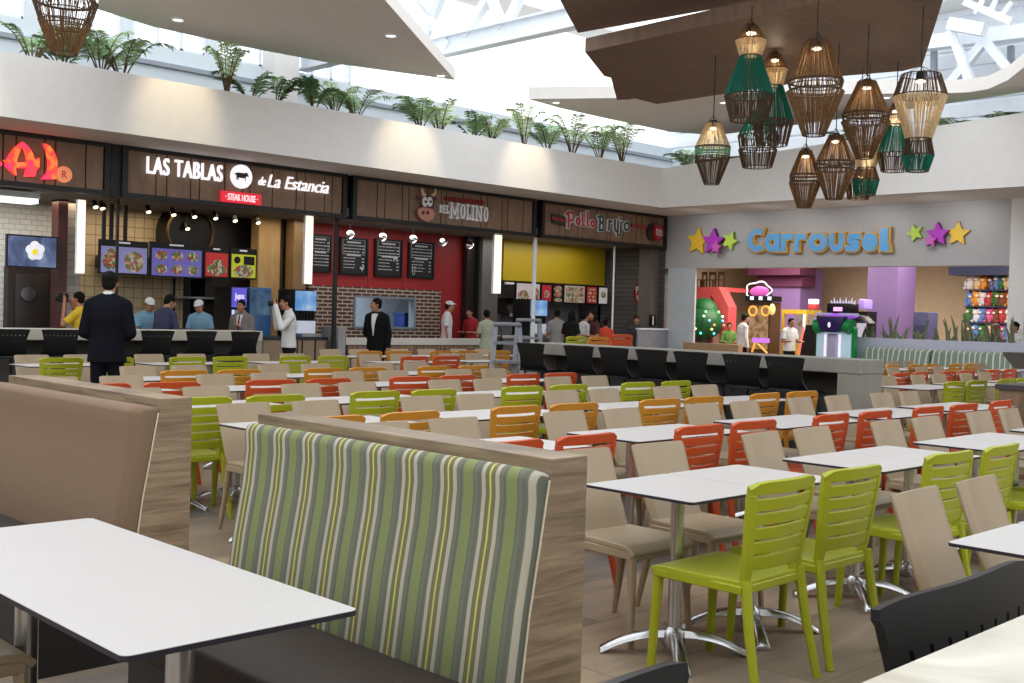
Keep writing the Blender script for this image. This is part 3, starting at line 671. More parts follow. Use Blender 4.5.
# burger shop sign with the cow head
sC = sign_board('brown plank shop sign with cow head and white lettering', 352, 536)
M_wl = mat('white_sign_letters', S(226, 226, 228), .4)
SLAB = {   # centre lines of slab letters in a unit box
 'M': [[(.14, 0), (.14, 1)], [(.86, 0), (.86, 1)], [(.16, .96), (.5, .25)], [(.84, .96), (.5, .25)], [(0, .03), (.28, .03)], [(.72, .03), (1, .03)], [(0, .97), (.22, .97)], [(.78, .97), (1, .97)]],
 'O': [[(.5 + .36 * math.cos(2 * PI * k / 28), .5 + .46 * math.sin(2 * PI * k / 28)) for k in range(29)]],
 'L': [[(.3, 0), (.3, 1)], [(.05, .04), (.95, .04)], [(.05, .97), (.6, .97)], [(.9, .05), (.9, .3)]],
 'I': [[(.5, 0), (.5, 1)], [(.05, .03), (.95, .03)], [(.05, .97), (.95, .97)]],
 'N': [[(.18, 0), (.18, 1)], [(.82, 0), (.82, 1)], [(.18, .95), (.82, .05)], [(0, .03), (.36, .03)], [(.64, .97), (1, .97)], [(0, .97), (.2, .97)]],
 'D': [[(.25, 0), (.25, 1)], [(.05, .04), (.4, .04)] + arc(.4, .5, .46, -90, 90, 12) + [(.05, .96)]],
 'E': [[(.3, 0), (.3, 1)], [(.05, .04), (.95, .04)], [(.05, .96), (.95, .96)], [(.3, .5), (.75, .5)]],
 'P': [[(.3, 0), (.3, .98)], [(.08, .80), (.25, .95)] + arc(.55, .70, .27, 95, -100, 12) + [(.34, .44)]],
 'o': [[(.5 + .34 * math.cos(2 * PI * k / 24), .5 + .36 * math.sin(2 * PI * k / 24)) for k in range(25)]],
 'l': [[(.45, .98), (.5, .25), (.62, .06), (.85, .06)]], 'B': [[(.28, .04), (.28, .96)], [(.1, .9), (.3, .97), (.55, .95)] + arc(.55, .74, .2, 80, -90, 8) + [(.32, .54)], [(.5, .54)] + arc(.52, .29, .25, 80, -95, 10) + [(.25, .04)]],
 'r': [[(.3, 0), (.3, .95)], [(.32, .55), (.45, .85), (.8, .9)]], 'u': [[(.2, .98), (.2, .4)] + arc(.5, .36, .30, 180, 350, 10), [(.8, .98), (.8, 0)]],
 'j': [[(.65, .74), (.65, .2), (.5, .04), (.25, .06), (.12, .2)], [(.62, .94), (.68, .94)]]}
def glyph(mb, ch, box, y, hw, d0, d1, asp=1):
    u0, u1, v0, v1 = box; um = (u0 + u1) / 2; x0, x1 = aty(u0, v1, y).x, aty(u1, v1, y).x; z0, z1 = aty(um, v1, y).z, aty(um, v0, y).z; i = hw * .9
    for q, s_ in enumerate(SLAB[ch]):
        # widths in metres: work in metre space so that bars keep one thickness
        P = [(x0 + i + p[0] * (x1 - x0 - 2 * i), z0 + i + p[1] * (z1 - z0 - 2 * i)) for p in s_]
        stroke(mb, P, hw, d0 - .002 * q, d1, lambda p, t: V((p.x, t, p.y)))
mz = lambda x0, x1, y0, y1: (400 + x0 / 10.24, 400 + x1 / 10.24, 180 + y0 / 10.24, 180 + y1 / 10.24)
w_ = MB()
for ch, bx in zip('MOLINO', ((500, 600, 230, 400), (602, 668, 238, 406), (668, 722, 248, 411), (722, 756, 256, 416), (758, 840, 262, 425), (842, 902, 270, 437))): glyph(w_, ch, mz(*bx), YL, .0195, YL - .025, YL + .03)
w_.build('lettering', M_wl, sC, smooth=False); w_ = MB()
for ch, bx in zip('DEL', ((395, 430, 252, 338), (431, 465, 255, 342), (465, 500, 258, 346))): glyph(w_, ch, mz(*bx), YL, .0125, YL - .025, YL + .03)
w_.build('lettering', M_wl, sC, smooth=False); w_ = MB(); rnd = random.Random(9)
u = 446.0
while u < 482:      # a red line of lettering too small to read
    q = rnd.uniform(1.6, 2.6); v_ = 196.8 + (u - 446) * .115; a_, b_ = aty(u, v_ + 3.6, YL), aty(u + q, v_, YL); w_.box(a_.x, b_.x, YL - .03, YL + .03, a_.z, b_.z); w_.box(a_.x - .03, b_.x + .02, YL - .025, YL + .03, (a_.z + b_.z) / 2 - .02, (a_.z + b_.z) / 2 + .02); u += q + .9
w_.build('lettering', mat('red_sign_letters', S(140, 28, 34), .4), sC, smooth=False)
cw = lambda P: [(330 + x / 5.12, 160 + y / 5.12) for x, y in P]
hd = pol_y(cw([(468, 190), (500, 182), (528, 192), (524, 240), (518, 300), (470, 300), (462, 240)]), YL, .05, mat('dark_red_brown', S(88, 44, 38), .5), 'emblem_head', sC)
pol_y(cw([(446, 252), (470, 242), (520, 252), (532, 275), (522, 302), (490, 316), (458, 300), (444, 275)]), YL - .05, .04, mat('pink_brown', S(186, 128, 112), .5), 'muzzle', hd)
for P in ([(470, 188), (462, 160), (466, 142), (478, 170), (492, 178)], [(510, 180), (528, 168), (536, 145), (540, 170), (526, 188)]): pol_y(cw(P), YL - .02, .04, mat('horn_cream', S(214, 194, 150), .5), 'horn', hd)
for P in ([(470, 196), (440, 180), (448, 200), (468, 208)], [(524, 196), (546, 190), (542, 206), (522, 208)]): pol_y(cw(P), YL - .02, .03, mat('dark_red_brown', S(88, 44, 38)), 'ear', hd)
for cx in (483, 508):
    c = aty(330 + cx / 5.12, 160 + 214 / 5.12, YL - .05); ey = MB().lathe([(.07, 0), (.07, .03)], 16, M=WY((c.x, YL - .05, c.z)) @ Matrix.Diagonal((1, 1.5, 1, 1))).build('eye', M_wl, hd)
    MB().lathe([(.028, 0), (.028, .012)], 12, M=WY((c.x + .01, YL - .08, c.z))).build('pupil', M_black, ey)
    c = aty(330 + (cx - 495) * .9 / 5.12 + 488 / 5.12, 160 + 270 / 5.12, YL - .09); MB().lathe([(.04, 0), (.04, .01)], 12, M=WY((c.x, YL - .09, c.z))).build('nostril', mat('dark_red_brown', S(88, 44, 38)), hd)
# chicken shop sign
sD = sign_board('brown plank shop sign with red and green outlined lettering', 541.5, 667)
pz_ = lambda x0, x1, y0, y1: (540 + x0 / 7.88, 540 + x1 / 7.88, 200 + y0 / 7.88, 200 + y1 / 7.88)
for word, boxes, col, nm in (('Pollo', ((188, 278, 80, 228), (268, 322, 122, 212), (308, 352, 96, 218), (346, 392, 84, 218), (384, 438, 145, 228)), S(176, 40, 46), 'sign_red'), ('Brujo', ((440, 516, 110, 256), (520, 572, 148, 246), (568, 624, 150, 262), (590, 654, 125, 300), (644, 712, 155, 260)), S(24, 74, 66), 'sign_green')):
    for ch, bx in zip(word, boxes):
        o_ = MB(); f_ = MB(); glyph(o_, ch, pz_(*bx), YL, .054, YL - .015, YL + .03); e = 3.0; bx2 = (bx[0] + e, bx[1] - e, bx[2] + e, bx[3] - e); glyph(f_, ch, pz_(*bx2), YL, .030, YL - .024, YL - .010)
        f_.build('letter', mat(nm, col, .4), o_.build('letter_outline', M_wl, sD, smooth=False), smooth=False)
pol_y([(551.5, 213.5), (564, 216.5), (564, 226), (551.5, 223)], YL, .03, mat('dark_green_band', S(34, 44, 36)), 'band', sD)
pol_y([(551.5, 216.5), (566, 219.5), (566, 222.5), (551.5, 219.5)], YL - .03, .01, mat('red_band', S(150, 34, 34)), 'band', sD)
pol_y([(631, 224), (650, 226.5), (650, 229), (631, 226.8)], YL, .03, mat('red_band', S(150, 34, 34)), 'band', sD)
def roundel(u, v, y, rad, parent, name='emblem_disc', sx=1):
    c = aty(u, v, y); d = MB().lathe([(rad, 0), (rad, .08)], 32, M=WY((c.x, y, c.z)) @ Matrix.Diagonal((sx, 1, 1, 1))).build(name, mat('red_enamel', S(170, 38, 40), .35), parent)
    MB().torus((0, 0, .085), rad * .93, .012, 32, M=WY((c.x, y, c.z)) @ Matrix.Diagonal((sx, 1, 1, 1))).build('rim', mat('dark_rim', S(60, 26, 26)), d)
    text('disc_lettering', 'Pollo', WY((c.x - rad * .6 * sx, y - .085, c.z - .02)), rad * 1.15 * sx, rad * .5, M_wl, d, ext=.004, rot=0)
    text('disc_lettering', 'Brujo', WY((c.x - rad * .5 * sx, y - .085, c.z - .5 * rad)), rad * 1.1 * sx, rad * .42, M_wl, d, ext=.004)
    return d
MB().lathe([(.23, 0), (.23, .05)], 32, M=WY((aty(652, 232, YL).x, YL, aty(652, 232, YL).z))).build('rear_disc', mat('dark_green_band', S(34, 44, 36)), sD)  # dark green disc behind the red emblem, set to its left
roundel(656.5, 232.3, YL - .05, .215, sD)

# ------------------------------------------------------------------ posts, light bars and shop interiors
def pil(u0, u1, y, z0, z1, m, name='column', d=.3):
    a, b = aty(u0, 300, y).x, aty(u1, 300, y).x
    return struct(MB().box(a, b, y, y + d, z0, z1).build(name, m, smooth=False))
M_dred = mat('dark_red_paint', S(74, 36, 34), .5)
M_bw = tiles('white_metro_tiles', S(206, 204, 200), S(170, 168, 164), .2, .1, ms=.008, var=.05)
M_bt = tiles('beige_square_tiles', S(198, 176, 138), S(130, 112, 84), .2, .2, off=0, ms=.008, var=.06)
a = aty(59, 300, 21.5).x
struct(MB().box(0, a, 21.5, 21.6, 0, 3.34).build('wall_left_tiled', M_bw, smooth=False))
pil(57, 66.5, 20.4, 0, 3.34, M_dred)
pil(66.5, 79, 20.6, 0, 3.34, tiles('grey_metro_tiles', S(170, 164, 156), S(140, 134, 126), .3, .15))
for u in (103.5, 111, 125): struct(MB().tube([aty(u, 244, 20.0), (aty(u, 244, 20.0).x, 20.0, 3.3)], .04).build('column_post', M_blackmetal))
for u in (116.2,): struct(MB().tube([(aty(u, 300, 18.9).x, 18.9, 0), (aty(u, 300, 18.9).x, 18.9, 3.3)], .028).build('column_post', M_blackmetal))
pil(108.5, 120.5, 18.32, 3.28, 4.15, M_blackmetal)
a, b = aty(80, 300, 21.4).x, aty(183, 300, 21.4).x
struct(MB().box(a, b, 21.4, 21.6, 0, 3.34).build('wall_left_tiled', M_bt, smooth=False))
def light_bar(u0, u1, v0, v1, y, lab):
    a = aty(u0, v1, y); b = aty(u1, v0, y)
    r = thing('light_bar', lab, 'wall light', (a.x, y, a.z), 0, 'vertical light bars between the shops'); w = b.x - a.x; h = b.z - a.z
    MB().box(0, w, .02, .08, 0, h).build('housing', M_steel, r); MB().box(.01, w - .01, 0, .02, .01, h - .01).build('diffuser', glow('warm_white_diffuser', (1, .86, .68), 2.6, .03), r, smooth=False)
light_bar(76.5, 86.5, 200, 273.5, 18.7, 'tall warm white light bar left of the menu screens')
light_bar(304.5, 314, 216, 284, 18.7, 'tall warm white light bar beside the chalk menu boards')
light_bar(493.5, 502.5, 235, 293.5, 18.7, 'tall warm white light bar beside the yellow panel')
# television, panelled door, ceiling tube
def screen_mat(name, stops, s, scale, dist=0):
    m, nt, b = _nt(name); tc = N(nt, 'ShaderNodeTexCoord'); no = N(nt, 'ShaderNodeTexNoise', i_Scale=scale, i_Detail=3, i_Distortion=dist); L(nt, tc.outputs['Object'], no.inputs['Vector'])
    cr = ramp(nt, stops); L(nt, no.outputs['Fac'], cr.inputs[0]); L(nt, cr.outputs[0], b.inputs['Emission Color']); b.inputs['Emission Strength'].default_value = s; b.inputs['Base Color'].default_value = (.02, .02, .03, 1); b.inputs['Roughness'].default_value = .2; return m
def tv(lab, u0, u1, v0, v1, y, m, name='television', cat='television', group=None):
    a = aty(u0, v1, y); b = aty(u1, v0, y); w = b.x - a.x; h = b.z - a.z
    r = thing(name, lab, cat, (a.x, y, a.z), 0, group)
    MB().box(0, w, 0, .06, 0, h).build('casing', M_black, r, smooth=False)
    MB().box(.03, w - .03, -.008, 0, .03, h - .03).build('screen', m, r, smooth=False)
    return r, w, h
r, w, h = tv('television with white flower picture above the dark panelled door', 6, 58, 237, 267, 20.3, screen_mat('flower_screen', [(.3, (.02, .05, .16)), (.5, (.10, .18, .42)), (.7, (.35, .45, .75))], .9, 2.5, 1))
sc = [c for c in r.children if c.name.startswith('screen')][0]
fl = MB()
for k in range(5):
    an = k * 2 * PI / 5 + .4; fl.lathe([(.085, 0), (.085, .006)], 18, M=WY((w * .55 + .085 * math.cos(an), -.012, h * .53 + .09 * math.sin(an))))
fl.build('flower_picture', glow('white_petals', (.95, .95, 1), 1.0), sc, smooth=False)
MB().lathe([(.055, 0), (.055, .012)], 18, M=WY((w * .54, -.02, h * .5))).build('flower_centre', glow('yellow_flower_centre', (1, .75, .05), 1), sc, smooth=False)
a = aty(7, 330, 21.3); b = aty(55, 269, 21.3)
dr = struct(MB().box(a.x, b.x, 21.3, 21.5, 0, b.z).build('door_1', mat('dark_brown_door', S(44, 32, 28), .5), smooth=False))
MB().box(a.x + .12, b.x - .12, 21.26, 21.3, .2, b.z - .12).build('door_panel', mat('dark_brown_door_panel', S(36, 26, 23), .5), dr, bevel=.02)
c = aty(28.5, 294, 21.2); MB().lathe([(.13, 0), (.13, .05)], 20, M=WY((c.x, 21.25, c.z))).build('porthole', mat('steel_porthole', (.3, .3, .32), .2, .9), dr)
r = thing('ceiling_light', 'white tube ceiling light below the red lit sign', 'ceiling light', (0, 0, 0)); a = aty(-20, 190, 19.3); b = aty(38, 190, 19.3)
MB().box(a.x, b.x, 19.2, 19.6, 3.2, 3.3).build('housing', M_steel, r); MB().box(a.x + .02, b.x - .02, 19.22, 19.58, 3.12, 3.2).build('diffuser', glow('cool_white_diffuser', (.95, 1, .98), 3, .02), r, smooth=False)
# steak house kitchen
a, b = aty(205, 300, 21.0).x, aty(258, 300, 21.0).x
struct(MB().box(a, b, 21.0, 21.6, 0, 3.34).build('wall_left_dark', mat('near_black_panelling', S(30, 26, 24), .4), smooth=False))
r = thing('oven_hood', 'black round-topped oven hood above the menu screens', 'oven', (0, 0, 0)); c = aty(190, 250, 20.9)
q = [(c.x + .5 * math.cos(t * PI / 12), c.z + .35 + .55 * math.sin(t * PI / 12)) for t in range(13)]
MB().prism([(c.x + .5, 2.45)] + q + [(c.x - .5, 2.45)], 'y', 20.9, 21.39).build('body', mat('black_oven_steel', S(22, 20, 20), .3, .4), r); MB().torus((0, 0, 0), .5, .03, 32, M=WY((c.x, 20.88, c.z + .35))).build('arch_rim', mat('bronze_rim', S(96, 78, 56), .35, .7), r)
def food_mat(i, cols):
    m, nt, b = _nt('food_picture_%d' % i); tc = N(nt, 'ShaderNodeTexCoord'); vo = N(nt, 'ShaderNodeTexVoronoi', i_Scale=22); L(nt, tc.outputs['Object'], vo.inputs['Vector'])
    sp = N(nt, 'ShaderNodeSeparateColor'); L(nt, vo.outputs['Color'], sp.inputs[0]); cr = ramp(nt, [(k / len(cols), c_) for k, c_ in enumerate(cols)], 'CONSTANT'); L(nt, sp.outputs[0], cr.inputs[0]); L(nt, cr.outputs[0], b.inputs['Emission Color']); b.inputs['Emission Strength'].default_value = .8; b.inputs['Base Color'].default_value = (.02, .02, .02, 1); return m
FOOD = [food_mat(0, [(.5, .05, .02), (.7, .25, .08), (.1, .3, .05), (.8, .7, .5), (.3, .1, .05)]), food_mat(1, [(.1, .25, .04), (.5, .45, .2), (.6, .1, .05), (.2, .12, .08), (.8, .75, .6)]), food_mat(2, [(.6, .08, .05), (.75, .5, .3), (.8, .7, .6), (.4, .2, .1), (.15, .3, .05)])]
def menu(lab, u0, u1, v0, v1, y, bg, pics, header=True, drop=0, group='menu screens over the counter'):
    """a lit menu screen; pics = (x, z, rx, rz, food) in fractions of the screen"""
    r, w, h = tv(lab, u0, u1, v0, v1, y, bg, 'menu_screen', 'menu screen', group)
    s = [c for c in r.children if c.name.startswith('screen')][0]
    for (x, z, rx, rz, f) in pics:
        fm = MB(); fm.lathe([(1, 0), (.97, .012)], 22, M=WY((x * w, -.008, z * h)) @ Matrix.Diagonal((rx * w, rz * h, 1, 1))); fm.build('food_picture', FOOD[f], s, smooth=False)
    if header:
        hb = MB().box(0, w, .0, .06, h, h + .09).build('header', M_black, r, smooth=False)
        MB().box(w * .35, w * .62, -.006, 0, h + .03, h + .06).build('header_lettering', glow('dim_white_print', (.9, .9, .95), .7), hb, smooth=False)
    return r
YM = 19.9
G_lav = glow('lavender_screen', (.36, .36, .72), .75, .3, 3); G_pur = glow('purple_screen', (.20, .17, .62), .8, .2, 3); G_rd = glow('red_screen', (.62, .03, .03), .8); G_ylw = glow('yellow_green_screen', (.62, .68, .03), .8)
menu('menu screen with two red dishes, leftmost over the steak counter', 99, 148.5, 247, 273.5, YM, G_lav, [(.22, .45, .16, .30, 0), (.25, .75, .10, .12, 1), (.70, .45, .2, .36, 2)])
menu('purple menu screen with six dishes over the steak counter', 150, 203, 249.5, 276.5, YM, G_pur, [(.2 + .3 * i, .72 - .45 * j, .11, .16, (i + j) % 2) for i in range(3) for j in range(2)])
menu('red menu screen with salad over the steak counter', 203.8, 229.3, 252.3, 277.5, YM, G_rd, [(.5, .32, .4, .24, 1), (.55, .55, .2, .15, 1)])
mq = menu('yellow menu screen with dark badge over the steak counter', 229.8, 257, 254, 278.5, YM, G_ylw, [(.5, .30, .36, .24, 2)])
s = [c for c in mq.children if c.name.startswith('screen')][0]
a = aty(229.8, 278.5, YM); b = aty(257, 254, YM); w, h = b.x - a.x, b.z - a.z
MB().box(w * .5, w * .9, -.012, -.008, h * .55, h * .88).build('badge', M_black, s, smooth=False)
MB().lathe([(.07, 0), (.07, .005)], 16, M=WY((w * .25, -.009, h * .72))).build('badge', M_black, s, smooth=False)
spots = [(95, 204.5), (102, 206), (148, 209.5), (173, 212.5), (194, 214.5), (215, 216), (187, 226.5), (234.5, 218.5), (257.5, 220.5)]
G_spot = glow('spot_lens', (1, .80, .46), 9, .02)
def spotlight(loc, lab, g, aim=(0, -.5, -.8)):
    r = thing('spotlight', lab, 'spotlight', loc, 0, g)
    M = Matrix.Translation((0, 0, -.1)) @ V(aim).to_track_quat('Z', 'Y').to_matrix().to_4x4()
    MB().tube([(0, 0, .25), (0, 0, -.06)], .008, 6).build('stem', M_blackmetal, r)
    MB().lathe([(.03, -.10), (.045, -.06), (.055, .04), (.06, .06)], 14, M=M).build('housing', M_blackmetal, r)
    MB().lathe([(.048, .055), (.04, .068), (.01, .074)], 14, M=M).build('lens', G_spot, r)
    return r
for k, (u, v) in enumerate(spots):
    p = aty(u, v, 20.0 if v < 224 else 20.8); spotlight((p.x, p.y, p.z + .1), 'small warm spotlight, %s from the left over the steak counter' % ordn(sorted(range(9), key=lambda i: spots[i][0]).index(k)), 'spotlights over the steak counter')
pil(257.5, 279, 20.3, 0, 3.34, wood('honey_wood_panel', S(176, 140, 88), S(206, 172, 118), (1, 1, .3), .5))
pil(279, 290, 20.5, 0, 3.34, wood('olive_wood_panel', S(104, 86, 60), S(128, 106, 76), (1, 1, .3), .5))
pil(290, 292.5, 20.2, 0, 3.34, M_blackmetal); pil(292.5, 305, 20.0, 0, 3.34, wood('brown_wood_panel', S(126, 98, 62), S(150, 118, 78), (1, 1, .3), .5))
struct(MB().tube([(aty(334.5, 300, 18.6).x, 18.6, 0), (aty(334.5, 300, 18.6).x, 18.6, 3.3)], .05).build('column_post', M_blackmetal))
# kitchen counter behind the bar, with a shelf of the kitchen line
def counter(lab, u0, u1, y0, y1, h, mt, mbody, th=.06, name='shop_counter', over=.03):
    a, b = aty(u0, 345, y0).x, aty(u1, 345, y0).x
    r = thing(name, lab, 'counter')
    MB().box(a, b, y0, y1, h - th, h).build('worktop', mt, r, bevel=.004, seg=1)
    MB().box(a + over, b - over, y0 + over, y1, 0, h - th).build('body', mbody, r, smooth=False)
    return r, a, b
counter('dark steak house counter behind the pale bar', 86, 228, 18.9, 19.5, .98, mat('dark_stone', S(48, 44, 42), .3), M_blackmetal)
r = thing('kitchen_shelf', 'dark kitchen hood with steel shelf under the steak menu screens', 'kitchen hood'); a, b = aty(112, 290, 20.6).x, aty(228, 290, 20.6).x
MB().prism([(20.5, 2.15), (21.35, 2.15), (21.35, 2.4), (20.9, 2.4)], 'x', a, b).build('hood', mat('dark_hood_steel', S(46, 46, 50), .3, .5), r, smooth=False)
MB().box(a + 1.4, b, 20.7, 21.1, 1.62, 1.66).build('shelf', mat('bright_steel', (.5, .5, .5), .3, .9), r)
for s_ in (a + 1.5, b - .1): MB().box(s_, s_ + .04, 21.05, 21.1, 1.3, 2.2).build('bracket', M_blackmetal, r)
# drinks fridge, blue urn, soda machine and their counter
p0 = aty(231, 330, 19.3); p1 = aty(247.5, 287, 19.3); w = p1.x - p0.x
r = thing('drinks_fridge', 'tall drinks fridge with blue lit header behind the bar end', 'fridge', (p0.x, 19.3, 0))
MB().box(0, w, .04, .65, 0, p1.z).build('cabinet', M_black, r)
hd = MB().box(.02, w - .02, -.01, .05, p1.z - .4, p1.z - .02).build('header', glow('blue_violet_header', (.16, .13, .85), 1.0), r, smooth=False)
text('header_lettering', 'Jugos', WY((w * .18, -.012, p1.z - .27)), w * .6, .15, G_led, hd, ext=.003)
MB().box(.03, w - .03, .01, .04, .2, p1.z - .45).build('glass_door', glow('cold_lit_glass', (.30, .36, .44), .6, .5, 5), r, smooth=False)
MB().box(.02, .06, -.01, .02, .2, p1.z - .45).build('light_strip', glow('white_blue_strip', (.6, .6, 1), 2), r, smooth=False)
p0 = aty(249, 333, 19.6); p1 = aty(272, 288, 19.6); w = p1.x - p0.x
r = thing('drinks_cabinet', 'tall blue drinks cabinet between fridge and soda dispenser', 'drinks cabinet', (p0.x, 19.6, 0))
MB().box(0, w, 0, .4, 0, p1.z).build('cabinet', mat('blue_vinyl', S(52, 96, 150), .35, var=.25, scale=3), r, bevel=.02)
MB().box(.03, w - .03, -.012, 0, p1.z - .55, p1.z - .05).build('upper_panel', screen_mat('blue_water_picture', [(.3, (.05, .16, .36)), (.6, (.2, .42, .68)), (.75, (.6, .75, .9))], .5, 4), r, smooth=False)
def soda(lab, u0, u1, v0, v1, y, base):
    a = aty(u0, v1, y); b = aty(u1, v0, y); w = b.x - a.x; r = thing('soda_dispenser', lab, 'soda dispenser', (a.x, y, base), 0, 'soda dispensers'); h = b.z - base
    MB().box(0, w, .1, .7, 0, h).build('body', M_black, r, bevel=.02)
    s = MB().prism([(.02, h * .55), (w - .02, h * .55), (w - .02, h - .03), (.02, h - .03)], 'y', 0, .1).build('screen', screen_mat('soda_screen_%d' % int(u0), [(.3, (.05, .25, .7)), (.55, (.3, .55, .9)), (.7, (.9, .95, 1))], 1.5, 2.2), r, smooth=False)
    for k in range(6): q = w * (k + .6) / 6.2; MB().lathe([(.022, h * .36), (.03, h * .48), (.03, h * .54)], 10, (q, .05, 0)).build('nozzle', M_black, r)
    MB().box(.03, w - .03, .0, .1, .06, h * .33).build('splash_panel', glow('ice_lit_panel', (.75, .8, .95), .8), r, smooth=False)
    MB().box(0, w, -.2, .1, 0, .05).build('drip_tray', mat('bright_steel', (.5, .5, .5), .3, .9), r)
    return s, w, h
r_, a_, b_ = counter('dark topped drinks counter with beige doors under the soda dispenser', 263, 328, 18.75, 19.35, .93, mat('dark_blue_stone', S(44, 50, 60), .25), mat('beige_cabinet_door', S(142, 122, 102), .5))
for u in (297, 302, 315): q = aty(u, 350, 18.78).x; MB().box(q - .012, q + .012, 18.765, 18.79, .02, .86).build('door_gap', M_groove, r_, smooth=False)
soda('soda dispenser with bright blue screen beside the brick wall', 296.5, 317.5, 290, 330, 19.0, .93)
# burger shop: red and brick walls, chalk boards, chrome lamps, hatch
M_red = mat('red_wall_panel', S(156, 34, 36), .5, var=.04)
M_brk = tiles('brown_brick_white_mortar', S(84, 50, 42), S(176, 166, 152), .26, .085, ms=.014, rough=.8, var=.25)
YR = 20.5
xa, xb, xc, xd = (aty(u, 290, YR).x for u in (308, 440, 477, 353)); xe = aty(415, 290, YR).x; zb = aty(380, 288, YR).z
struct(MB().box(xa, xc, YR, YR + .15, zb, 3.34).box(xb, xc, YR, YR + .15, 0, zb).build('wall_left_red', M_red, smooth=False))
for u in (368.5, 403): q = aty(u, 250, YR - .003).x; struct(MB().box(q - .01, q + .01, YR - .004, YR + .01, zb, 3.34).build('trim_seam', M_dred, smooth=False))
zt = aty(385, 296.5, YR).z; zl = aty(385, 329, YR).z
struct(MB().box(xa, xd, YR - .03, YR + .15, 0, zb).box(xe, xb, YR - .03, YR + .15, 0, zb).box(xd, xe, YR - .03, YR + .15, zt, zb).box(xd, xe, YR - .03, YR + .15, 0, zl).build('wall_left_brick', M_brk, smooth=False))
wn = struct(MB().box(xd, xe, YR - .06, YR + .15, zt - .05, zt).box(xd, xe, YR - .06, YR + .15, zl, zl + .05).box(xd, xd + .05, YR - .06, YR + .15, zl + .05, zt - .05).box(xe - .05, xe, YR - .06, YR + .15, zl + .05, zt - .05).build('window_20', mat('grey_blue_frame', S(120, 130, 140), .4), smooth=False))
struct(MB().box(xd - .3, xe + 2.2, YR + 1.3, YR + 1.4, .9, 3.3).build('wall_hatch', mat('pale_blue_tile', S(160, 184, 200), .4), smooth=False))
p = aty(400, 328, YR + .5); r = thing('crate', 'blue crate standing inside the serving hatch of the brick wall', 'crate', (p.x, YR + .35, zl)); q = aty(411, 313, YR + .5)
MB().box(0, q.x - p.x, 0, .4, 0, q.z - zl).build('body', mat('blue_plastic', S(28, 54, 120), .4), r, bevel=.02); MB().box(-.02, q.x - p.x + .02, -.02, .42, q.z - zl - .06, q.z - zl).build('rim', mat('blue_plastic', S(28, 54, 120)), r, bevel=.01)
struct(MB().box(xd - .1, xe + .1, YR + .12, YR + 1.3, zl - .05, zl).build('window_sill', mat('bright_steel', (.5, .5, .5), .3, .9), smooth=False))
M_chalk = mat('black_chalkboard', S(22, 22, 26), .5, var=.2, scale=10)
G_chalk = mat('white_chalk', S(190, 194, 198), .8)
def board(lab, u0, u1, v0, v1, n, art, y=YR - .02):
    a = aty(u0, v1, y); b = aty(u1, v0, y); w, h = b.x - a.x, b.z - a.z
    r = thing('chalk_menu_board', lab, 'menu board', (a.x, y, a.z), 0, 'chalk menu boards on the red wall')
    MB().box(.04, w - .04, -.03, 0, .04, h - .04).build('board', M_chalk, r, smooth=False)
    MB().box(0, w, -.05, 0, 0, .04).box(0, w, -.05, 0, h - .04, h).box(0, .04, -.05, 0, .04, h - .04).box(w - .04, w, -.05, 0, .04, h - .04).build('frame', M_black, r, smooth=False)
    c = MB(); rnd = random.Random(n)
    for k in range(9):
        z = h * (.88 - k * .085)
        if k in (0, 4): c.box(w * .25, w * .75, -.034, -.03, z - .02, z + .015); continue
        x = w * .14
        while x < w * (.55 if art and k > 4 else .72):
            q = rnd.uniform(.03, .09) * w * 1.4; c.box(x, x + q, -.034, -.03, z - .010, z + .008); x += q + .02
        c.box(w * .8, w * .88, -.034, -.03, z - .012, z + .01)
    for (x0, x1, z0, z1) in ((.1, .9, .555, .56), (.1, .9, .94, .945), (.1, .104, .555, .945), (.896, .9, .555, .945)): c.box(w * x0, w * x1 + .004, -.034, -.03, h * z0, h * z1 + .004)
    c.build('chalk_writing', G_chalk, r, smooth=False)
    if art:
        P = {'hen': [(0, .5), (.2, .7), (.5, .55), (.75, .6), (.8, .95), (.9, 1), (1, .85), (.95, .4), (.7, .1), (.6, .1), (.6, -.2), (.5, -.2), (.5, .1), (.3, .2)], 'cow': [(0, .9), (.7, .9), (.9, 1.05), (1.05, .8), (.9, .6), (.85, 0), (.72, 0), (.7, .45), (.25, .45), (.2, 0), (.07, 0)], 'glass': [(.1, 0), (.6, 0), (.75, 1.6), (.65, 1.6), (.55, .1), (.18, .1), (.08, 1.6), (-.05, 1.6)]}[art]
        s = .16 * w; ox, oz = {'hen': (.72, .14), 'cow': (.68, .42), 'glass': (.16, .1)}[art]
        MB().prism([(ox * w + x * s, oz * h + z * s) for x, z in P], 'y', -.036, -.03).build('chalk_drawing', G_chalk, r, smooth=False)
board('chalk menu board half hidden behind the light bar, leftmost on red', 308, 331, 235.5, 272, 3, None)
board('chalk menu board with hen drawing, second on the red wall', 338.5, 367, 239, 274.5, 4, 'hen')
board('chalk menu board with cow drawing, third on the red wall', 373.5, 401.5, 240.5, 276.5, 5, 'cow')
board('chalk menu board with glass drawing, rightmost on the red wall', 407, 433.5, 243, 278, 6, 'glass')
G_lamp = glow('lamp_opening', (1, .96, .9), 4, .02)
